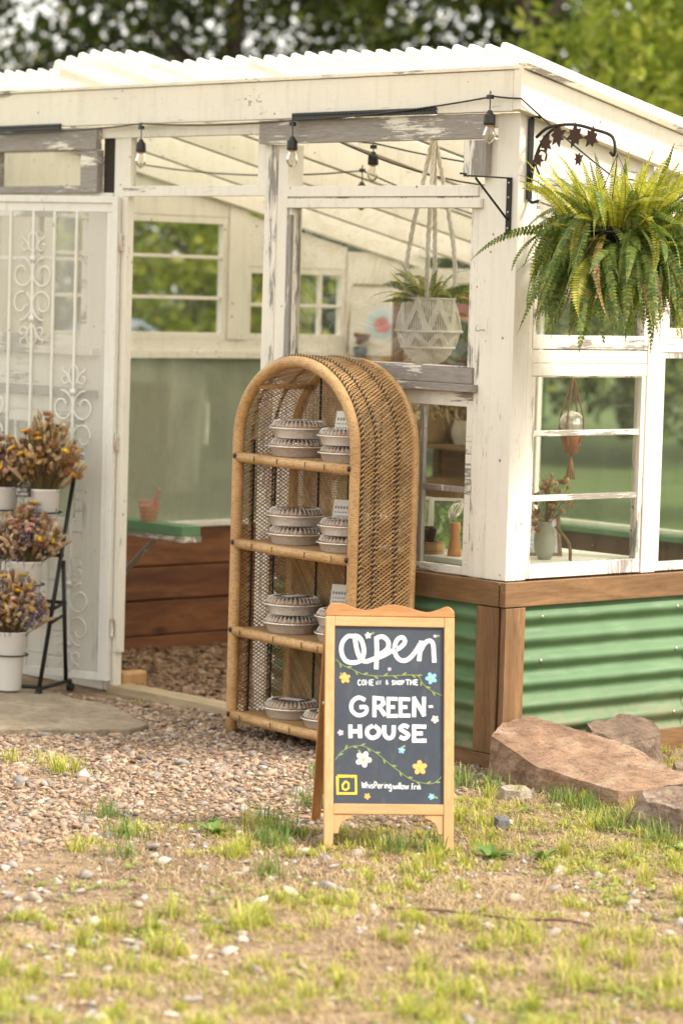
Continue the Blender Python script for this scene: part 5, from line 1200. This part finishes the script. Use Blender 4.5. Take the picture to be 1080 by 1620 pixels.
# hanging mirrored globe planter
o = at_(-.20,.51,1.174,0,'globe_planter','silver mirrored globe in a brown cord hanger over a terracotta pot','planter')
mir = NT('mirror_tiles'); v_ = mir.vor(60); mir.col(mir.mix(mir.ramp(v_, [(.02,0.0),(.08,1.0)]), (.35,.32,.25), (.85,.83,.76))).rough(.22).set(Metallic=.55); mir = mir.m
bm = bmesh.new(); bmesh.ops.create_uvsphere(bm, u_segments=22, v_segments=14, radius=.046); me = bpy.data.meshes.new('globe'); bm.to_mesh(me); bm.free(); link_mesh('globe', me, mir, o)
terra = plain('terracotta', (.42,.17,.085), .85); cordm = plain('brown_cord', (.40,.24,.14), .9)
MB().lathe([(0,-.105),(.024,-.105),(.033,-.055),(.034,-.045),(0,-.045)], n=20).build('pot', terra, o, smooth=True)
b = MB()
for a in (.3,1.9,3.5,5.1): b.tube(catmull([(0,0,.17),(.026*math.cos(a),.026*math.sin(a),.09),(.048*math.cos(a),.048*math.sin(a),.0),(.036*math.cos(a),.036*math.sin(a),-.06),(.004,0,-.112)], 5), .0034, 5)
for k in range(9): b.tube([(0,0,-.11),(.007*math.cos(k*.7),.007*math.sin(k*.7),-.15),(.016*math.cos(k*.7),.016*math.sin(k*.7),-.20)], .003, 5)
b.tube([(0,0,.17),(0,0,.95)], .0015, 4); b.build('cord_hanger', cordm, o, smooth=True)
# vase with dried poppy heads
o = at_(-.17,.36,TZ,0,'dried_arrangement','sage grey wrapped vase of dried poppy heads in the side window','vase')
MB().lathe([(0,0),(.022,0),(.036,.03),(.040,.07),(.032,.11),(.022,.125),(.025,.135),(.02,.13),(0,.12)], n=24).build('vase', plain('sage_vase', (.36,.37,.30), .6), o, smooth=True)
b = MB(); f1 = MB(); f2 = MB(); random.seed(5)
for k in range(46):
    a = random.uniform(0,6.28); r = random.uniform(.01,.085); h_ = random.uniform(.15,.33)-r*.6; tip = Vector((math.cos(a)*r+.01, math.sin(a)*r, h_)); b.tube([(0,0,.11), (tip.x*.5, tip.y*.5, .11+(h_-.11)*.6), tip], .0010, 4, cap=False)
    (lambda q: blob(q, tip, random.uniform(.007,.0125), 1.2, (tip-Vector((0,0,.1))).normalized()) if k % 3 else petals(q, tip, (tip-Vector((0,0,.1))), .02, 8, .9))(f1 if k % 2 else f2)
b.tube(catmull([(.03,.02,.12),(.07,.05,.06),(.075,.055,.0),(.072,.06,-.04)], 5), .006, 6)
b.build('stems', fm_stem, o); f1.build('seed_heads', fm_tan, o); f2.build('blooms', fm_rust, o)
# leaning frame, handle basket, card prints, vase with glass, bark basket
def art(name, x, y, z, rz, w_, h_, lab, cols, lean=-10, frm=None, seed=0):
    o = at_(x, y, z, R(rz), name, lab, 'picture'); T = Matrix.Rotation(R(lean), 4, 'X'); f = .012
    b = MB()
    for q in ((-w_/2,0,0,-w_/2+f,.014,h_),(w_/2-f,0,0,w_/2,.014,h_),(-w_/2+f,.0005,0,w_/2-f,.0135,f),(-w_/2+f,.0005,h_-f,w_/2-f,.0135,h_)): b.box(*q, T)
    b.build('frame', frm or PW['zi'], o, bevel=.001)
    t = NT(name+'_print'); n = t.noise(9/max(w_*4,.5), 4, .6, t.co((1,1,1)), 1.2); st = [(.30+.38*i/max(len(cols)-1,1), c) for i, c in enumerate(cols)]; t.col(t.ramp(n, st)).rough(.6)
    if seed:
        mp = t.N.new('ShaderNodeVectorMath'); mp.operation = 'DISTANCE'; mp.inputs[1].default_value = (.045,.02,.185); wv = t.N.new('ShaderNodeVectorMath'); wv.operation = 'ADD'
        nz = t.N.new('ShaderNodeTexNoise'); nz.inputs['Scale'].default_value = 14; sc2 = t.N.new('ShaderNodeVectorMath'); sc2.operation = 'SCALE'; sc2.inputs['Scale'].default_value = .05
        t.L.new(t.tc.outputs['Object'], nz.inputs['Vector']); t.L.new(nz.outputs['Color'], sc2.inputs[0]); t.L.new(t.tc.outputs['Object'], wv.inputs[0]); t.L.new(sc2.outputs[0], wv.inputs[1]); t.L.new(wv.outputs[0], mp.inputs[0])
        t.col(t.ramp(t.math('MULTIPLY', mp.outputs['Value'], 8), [(.0,(.50,.13,.18)),(.36,(.72,.30,.32)),(.42,(.50,.68,.78)),(.62,(.72,.80,.82)),(.8,(.84,.82,.76))]))
    MB().box(-w_/2+f,.005,f,w_/2-f,.010,h_-f, T).build('print', t.m, o); return o
art('leaning_picture', -.27,.44,TZ,62,.17,.15,'blue and white picture in a dark frame leaning in the side window',[(.10,.10,.13),(.62,.64,.70),(.40,.30,.25),(.80,.80,.82)], -16, brown_w)
art('garden_print', -.52,.22,TZ,46,.13,.20,'small print of green plants leaning behind the paned window',[(.80,.76,.68),(.30,.50,.12),(.12,.16,.10),(.60,.25,.15)], -14)
art('garden_print', -.72,.24,TZ,40,.12,.19,'print with pink and green blots half hidden by the shelf',[(.85,.84,.80),(.35,.55,.20),(.80,.30,.30)], -12)
o = at_(-.402,.14,TZ,0,'slender_vase','orange brown slender vase topped with a swirl of glass','vase')
MB().lathe([(0,0),(.026,0),(.024,.02),(.017,.07),(.020,.115),(.017,.12),(0,.11)], n=20).build('body', plain('amber_ceramic', (.50,.22,.08), .3), o, smooth=True)
g_ = NT('swirled_glass'); g_.col((.78,.74,.66)).rough(.12).set(Metallic=.35); g_ = g_.m; b = MB()
for k in range(5):
    pts = [(math.cos(t*.45+k)*.030*math.cos(k*.5)*(1-.1*k), math.sin(t*.45+k)*.02, .165+math.sin(t*.45+k*1.3)*.034*(1-.1*k)) for t in range(14)]; b.tube(pts, .0024, 6, closed=True)
b.build('glass_swirl', g_, o, smooth=True)
o = at_(-.55,.13,TZ,R(3),'bark_basket','low wicker basket of dark bark pieces behind the paned window','basket')
b = MB()
for r_ in range(6): b.tube([(.07*math.copysign(abs(math.cos(a*.26))**.5, math.cos(a*.26)), .045*math.copysign(abs(math.sin(a*.26))**.5, math.sin(a*.26)), .004+r_*.007) for a in range(24)], .0042, 5, closed=True)
b.box(-.065,-.04,.0,.065,.04,.004); b.build('basket_weave', cane, o, smooth=True)
b = MB(); random.seed(3)
for k in range(9): M_ = Matrix.Translation((random.uniform(-.04,.04), random.uniform(-.02,.02), .05)) @ Matrix.Rotation(random.uniform(-.9,.9),4,'Y') @ Matrix.Rotation(random.uniform(0,3),4,'Z'); b.box(-.018,-.006,-.03,.018,.006,.045, M_)
b.build('bark_pieces', plain('dark_bark', (.045,.022,.014), .9), o, bevel=.003)
# back corner shelf with the painting and pots
part('corner_shelf', orange_w, (-3.12,2.02,1.285, -2.83,2.40,1.310))
art('canvas_painting', -3.02,2.14,1.3105,42,.285,.345,'white framed painting of a soft pink round blot over pale blue',[(.84,.82,.76),(.82,.80,.74),(.60,.72,.78),(.72,.25,.27)], -6, raw_x, 1)
o = at_(-3.06,2.075,1.3105,0,'glazed_pot','dark teal pot with orange leaves beside the painting','pot'); MB().lathe([(0,0),(.026,0),(.034,.04),(.030,.052),(0,.05)], n=18).build('pot', plain('teal_glaze', (.05,.09,.10), .3), o, smooth=True)
b = MB(); [petals(b, (random.uniform(-.02,.02), random.uniform(-.02,.02), random.uniform(.06,.10)), (random.uniform(-1,1),0,1), .026, 7, .7) for _ in range(8)]; b.build('leaves', fm_rust, o)
o = at_(-2.86,2.26,1.3105,0,'glazed_pot','green pot with dark seed pods right of the painting','pot'); MB().lathe([(0,0),(.035,0),(.042,.055),(.036,.075),(0,.07)], n=18).build('pot', plain('jade_glaze', (.10,.24,.15), .3), o, smooth=True)
b = MB(); [blob(b, (random.uniform(-.045,.045), random.uniform(-.03,.03), random.uniform(.09,.16)), .017, 1.2) for _ in range(16)]; b.build('seed_pods', fm_dark, o)
# shelving unit at the back
def shelving():
    o = empty('shelving_unit', (-2.54,2.20,0), 0, 'brown wooden shelving unit crowded with baskets at the back', 'shelving')
    for x in (-.26,.26):
        for y in (-.13,.15): MB().box(x-.02,y-.02,.0,x+.02,y+.02,1.60).build('upright', brown_w, o)
    for z in (.35,.66,.92,1.20,1.50): MB().box(-.25,-.12,z,.25,.14,z+.02).build('shelf_board', orange_w if z > 1.1 else brown_w, o)
    MB().box(.24*-1,.142,.30,.24,.150,1.25).build('backing', brown_w, o)
shelving()
random.seed(9)
for i, (x, z, lab, c_) in enumerate([(-2.66,1.222,'small brown woven basket on the upper board of the back shelving',(.26,.15,.07)),(-2.42,1.222,'dark round basket near the right end of the back shelving',(.10,.06,.04)),(-2.66,.942,'tan basket on the middle board of the back shelving',(.42,.28,.14)),(-2.42,.942,'pale stoneware crock on the middle board of the back shelving',(.55,.50,.42)),(-2.56,.682,'wide brown basket low on the back shelving',(.22,.13,.06)),(-2.50,1.522,'reddish box on top of the back shelving',(.30,.10,.06))]):
    b = MB()
    if i == 5: b.box(x-.09,2.12,z,x+.09,2.26,z+.11)
    else:
        for k in range(9): rr = .062+.014*math.sin(k*.34)+(.02 if i == 4 else 0); b.tube([(x+rr*math.cos(a*.35), 2.17+rr*math.sin(a*.35), z+.007+.0115*k) for a in range(18)], .0065, 5, closed=True)
    tag(b.build('storage_box' if i == 5 else ('crock' if i == 3 else 'basket'), plain('basket_%d' % i, c_, .8), None, smooth=i != 5), lab, 'box' if i == 5 else ('crock' if i == 3 else 'basket'))
b = MB(); random.seed(12)
for k in range(160): p = Vector((-2.58+random.gauss(0,.09), 2.06+random.gauss(0,.05), 1.12+random.gauss(0,.03))); d = Vector((random.gauss(0,1), random.gauss(0,.5), random.uniform(-1,.1))).normalized(); b.tube([p, p+d*.03, p+d*.06+Vector((0,0,-.02))], .0022, 4)
tag(b.build('hanging_bunch', fm_tan, None), 'hanging bunch of pale dried grass over the back shelving', 'dried bunch')
# green potting board inside the doorway
o = empty('potting_shelf', (-2.33,.50,.60), 0, 'green painted potting shelf on a grey bracket inside the doorway', 'shelf')
MB().box(-.80,-.05,-.006,-.001,.05,.036).build('board', green_paint, o, bevel=.002); MB().box(-.80,-.045,-.030,.012,.045,-.007).build('underboard', PW['xh'], o)
MB().tube([(-.20,-.03,-.031),(-.50,-.03,-.26)], .014, 4).build('brace', PW['zh'], o)
o = empty('wire_basket', (-2.60,.49,.637), 0, 'small pink wire basket standing on the green potting shelf', 'basket'); b = MB()
pinkw = plain('pink_wire', (.55,.22,.16), .5)
for k in range(5): b.tube([((.030+.004*k)*math.cos(a*.42), (.030+.004*k)*math.sin(a*.42), .002+.020*k) for a in range(15)], .0024, 5, closed=True)
for k in range(12): a = k*.5236; b.tube([(.03*math.cos(a),.03*math.sin(a),.0),(.047*math.cos(a),.047*math.sin(a),.084)], .0018, 4)
b.tube([(.035,0,.07),(.055,0,.13),(.065,0,.14)], .005, 6); b.build('basket_wires', pinkw, o); MB().lathe([(0,.002),(.026,.002),(.034,.06),(0,.06)], n=14).build('contents', fm_tan, o)

# ------------------------------------------------------------------ beyond: trees, shed, post
def wpt(d, s): return Vector((CAM.x+fw.x*d+rt.x*s, CAM.y+fw.y*d+rt.y*s, 0))
bark = plain('tree_bark', (.055,.040,.028), .95, 0, .3, 6, .6)
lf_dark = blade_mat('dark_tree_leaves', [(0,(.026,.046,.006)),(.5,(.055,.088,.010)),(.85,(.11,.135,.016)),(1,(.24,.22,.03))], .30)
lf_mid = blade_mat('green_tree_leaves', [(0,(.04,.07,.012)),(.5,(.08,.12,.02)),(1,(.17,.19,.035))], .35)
lf_lit = blade_mat('sunlit_tree_leaves', [(0,(.18,.25,.025)),(.5,(.32,.38,.045)),(1,(.48,.48,.08))], .45)  # sunlight on the foliage is put into this leaf colour
def tree(d, s, h, rad, zlo, lm, label, n=9000, seed=0, leaf=.085, hole=.0, name='leafy_tree'):
    r_ = np.random.default_rng(seed); p = wpt(d, s); o = empty(name, p, 0, label, 'tree', 'trees behind the greenhouse'); random.seed(seed)
    tr = MB(); top = Vector((random.uniform(-.3,.3), random.uniform(-.3,.3), h*.8)); tr.tube(catmull([(0,0,-.2),(.05,.03,h*.25),(top.x*.5, top.y*.5, h*.5), top], 5), [h*.019*(1-.8*i/15) for i in range(16)], 10)
    limbs = []
    for k in range(11):
        a = k*2.4+random.random(); z = zlo*.8+(h*.75-zlo*.8)*random.random(); e = Vector((math.cos(a)*rad*random.uniform(.5,.9), math.sin(a)*rad*random.uniform(.5,.9), z+random.uniform(.3,1.2)*.8)); c_ = catmull([(0,0,z), (e.x*.45, e.y*.45, z+(e.z-z)*.6), e], 5)
        tr.tube(c_, [h*.007*(1-.8*i/len(c_)) for i in range(len(c_))], 6); limbs.append(e)
    tr.build('trunk', bark, o, smooth=True)
    m_ = max(24, int(n/110)); C_ = []
    while len(C_) < m_:
        q = r_.uniform(-1, 1, 3); l = np.linalg.norm(q)
        if .35 < l < 1: C_.append(q*np.array([rad, rad, (h-zlo)/2])+np.array([0,0,(h+zlo)/2]))
    C_ = np.array(C_); k = r_.integers(0, m_, n); cs = r_.uniform(.28,.55, m_)*rad*.42
    P = C_[k]+r_.normal(size=(n,3))*cs[k][:,None]*np.array([1,1,.72])*.75
    P = P[P[:,2] > .15]; n = len(P)
    a = r_.normal(size=(n,3)); a /= np.linalg.norm(a,axis=1)[:,None]; b_ = np.cross(a, r_.normal(size=(n,3))); b_ /= np.linalg.norm(b_,axis=1)[:,None]; L_ = leaf*r_.uniform(.6,1.35,n)[:,None]
    V = np.stack([P-a*L_, P-b_*L_*.5, P+a*L_, P+b_*L_*.5], 1).reshape(-1,3); np_mesh('crown', V, np.arange(n*4).reshape(-1,4), lm, o)
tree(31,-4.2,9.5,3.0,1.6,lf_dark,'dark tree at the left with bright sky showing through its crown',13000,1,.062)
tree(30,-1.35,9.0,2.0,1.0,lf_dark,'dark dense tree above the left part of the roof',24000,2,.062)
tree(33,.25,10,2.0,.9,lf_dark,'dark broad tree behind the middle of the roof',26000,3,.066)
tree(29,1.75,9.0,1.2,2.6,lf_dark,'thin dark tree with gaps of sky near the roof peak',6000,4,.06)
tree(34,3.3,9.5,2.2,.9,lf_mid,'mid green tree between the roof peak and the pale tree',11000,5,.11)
tree(22,3.1,6.5,1.75,.5,lf_lit,'sunlit yellow green tree nearest behind the right side of the roof',26000,6,.052)
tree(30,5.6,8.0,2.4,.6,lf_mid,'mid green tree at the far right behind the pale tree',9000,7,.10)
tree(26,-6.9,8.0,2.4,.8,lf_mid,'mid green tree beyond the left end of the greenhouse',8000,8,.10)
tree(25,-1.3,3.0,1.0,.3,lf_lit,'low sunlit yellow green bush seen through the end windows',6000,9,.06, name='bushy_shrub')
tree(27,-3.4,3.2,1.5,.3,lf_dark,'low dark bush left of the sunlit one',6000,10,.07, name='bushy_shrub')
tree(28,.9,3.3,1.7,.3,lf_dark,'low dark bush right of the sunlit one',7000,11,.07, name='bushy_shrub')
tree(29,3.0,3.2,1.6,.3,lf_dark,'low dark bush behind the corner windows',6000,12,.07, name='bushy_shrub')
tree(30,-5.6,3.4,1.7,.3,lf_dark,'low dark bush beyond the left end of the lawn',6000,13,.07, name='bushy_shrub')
# T post
o = empty('fence_post', (-4.5,2.33,0), 0, 'green steel fence post with a white top seen through the fibreglass', 'fence post')
MB().box(-.018,-.004,-.1,.018,.004,.82).box(-.004,.004,-.1,.004,.03,.82).build('shaft', plain('post_green', (.03,.07,.045), .6), o); MB().box(-.019,-.005,.821,.019,.005,1.03).box(-.005,.005,.821,.005,.031,1.03).build('painted_top', white_p, o)
# small shed beyond the end windows
p = wpt(24,-1.86); o = empty('garden_shed', p, AZ-R(75), 'small grey shed with a pale roof seen through the end windows', 'shed')
MB().prism([(-.55,0),(.55,0),(.55,.95),(0,1.28),(-.55,.95)], lambda x,z: Vector((x,-1,z)), lambda x,z: Vector((x,1,z))).build('wall', PW['zm'], o)
MB().add([(-.62,-1.1,.91),(0,-1.1,1.29),(0,1.1,1.29),(-.62,1.1,.91),(-.62,-1.1,.95),(0,-1.1,1.33),(0,1.1,1.33),(-.62,1.1,.95)], [(0,1,2,3),(7,6,5,4),(0,4,5,1),(3,2,6,7),(0,3,7,4)]).add([(.62,-1.1,.91),(.001,-1.1,1.29),(.001,1.1,1.29),(.62,1.1,.91),(.62,-1.1,.95),(.001,-1.1,1.33),(.001,1.1,1.33),(.62,1.1,.95)], [(3,2,1,0),(4,5,6,7),(1,5,4,0),(7,6,2,3),(4,7,3,0)]).build('roof', plain('pale_roof', (.30,.34,.40), .6), o)
MB().box(-.25,-1.02,.0,.25,-1.001,.85).build('door', brown_w, o)
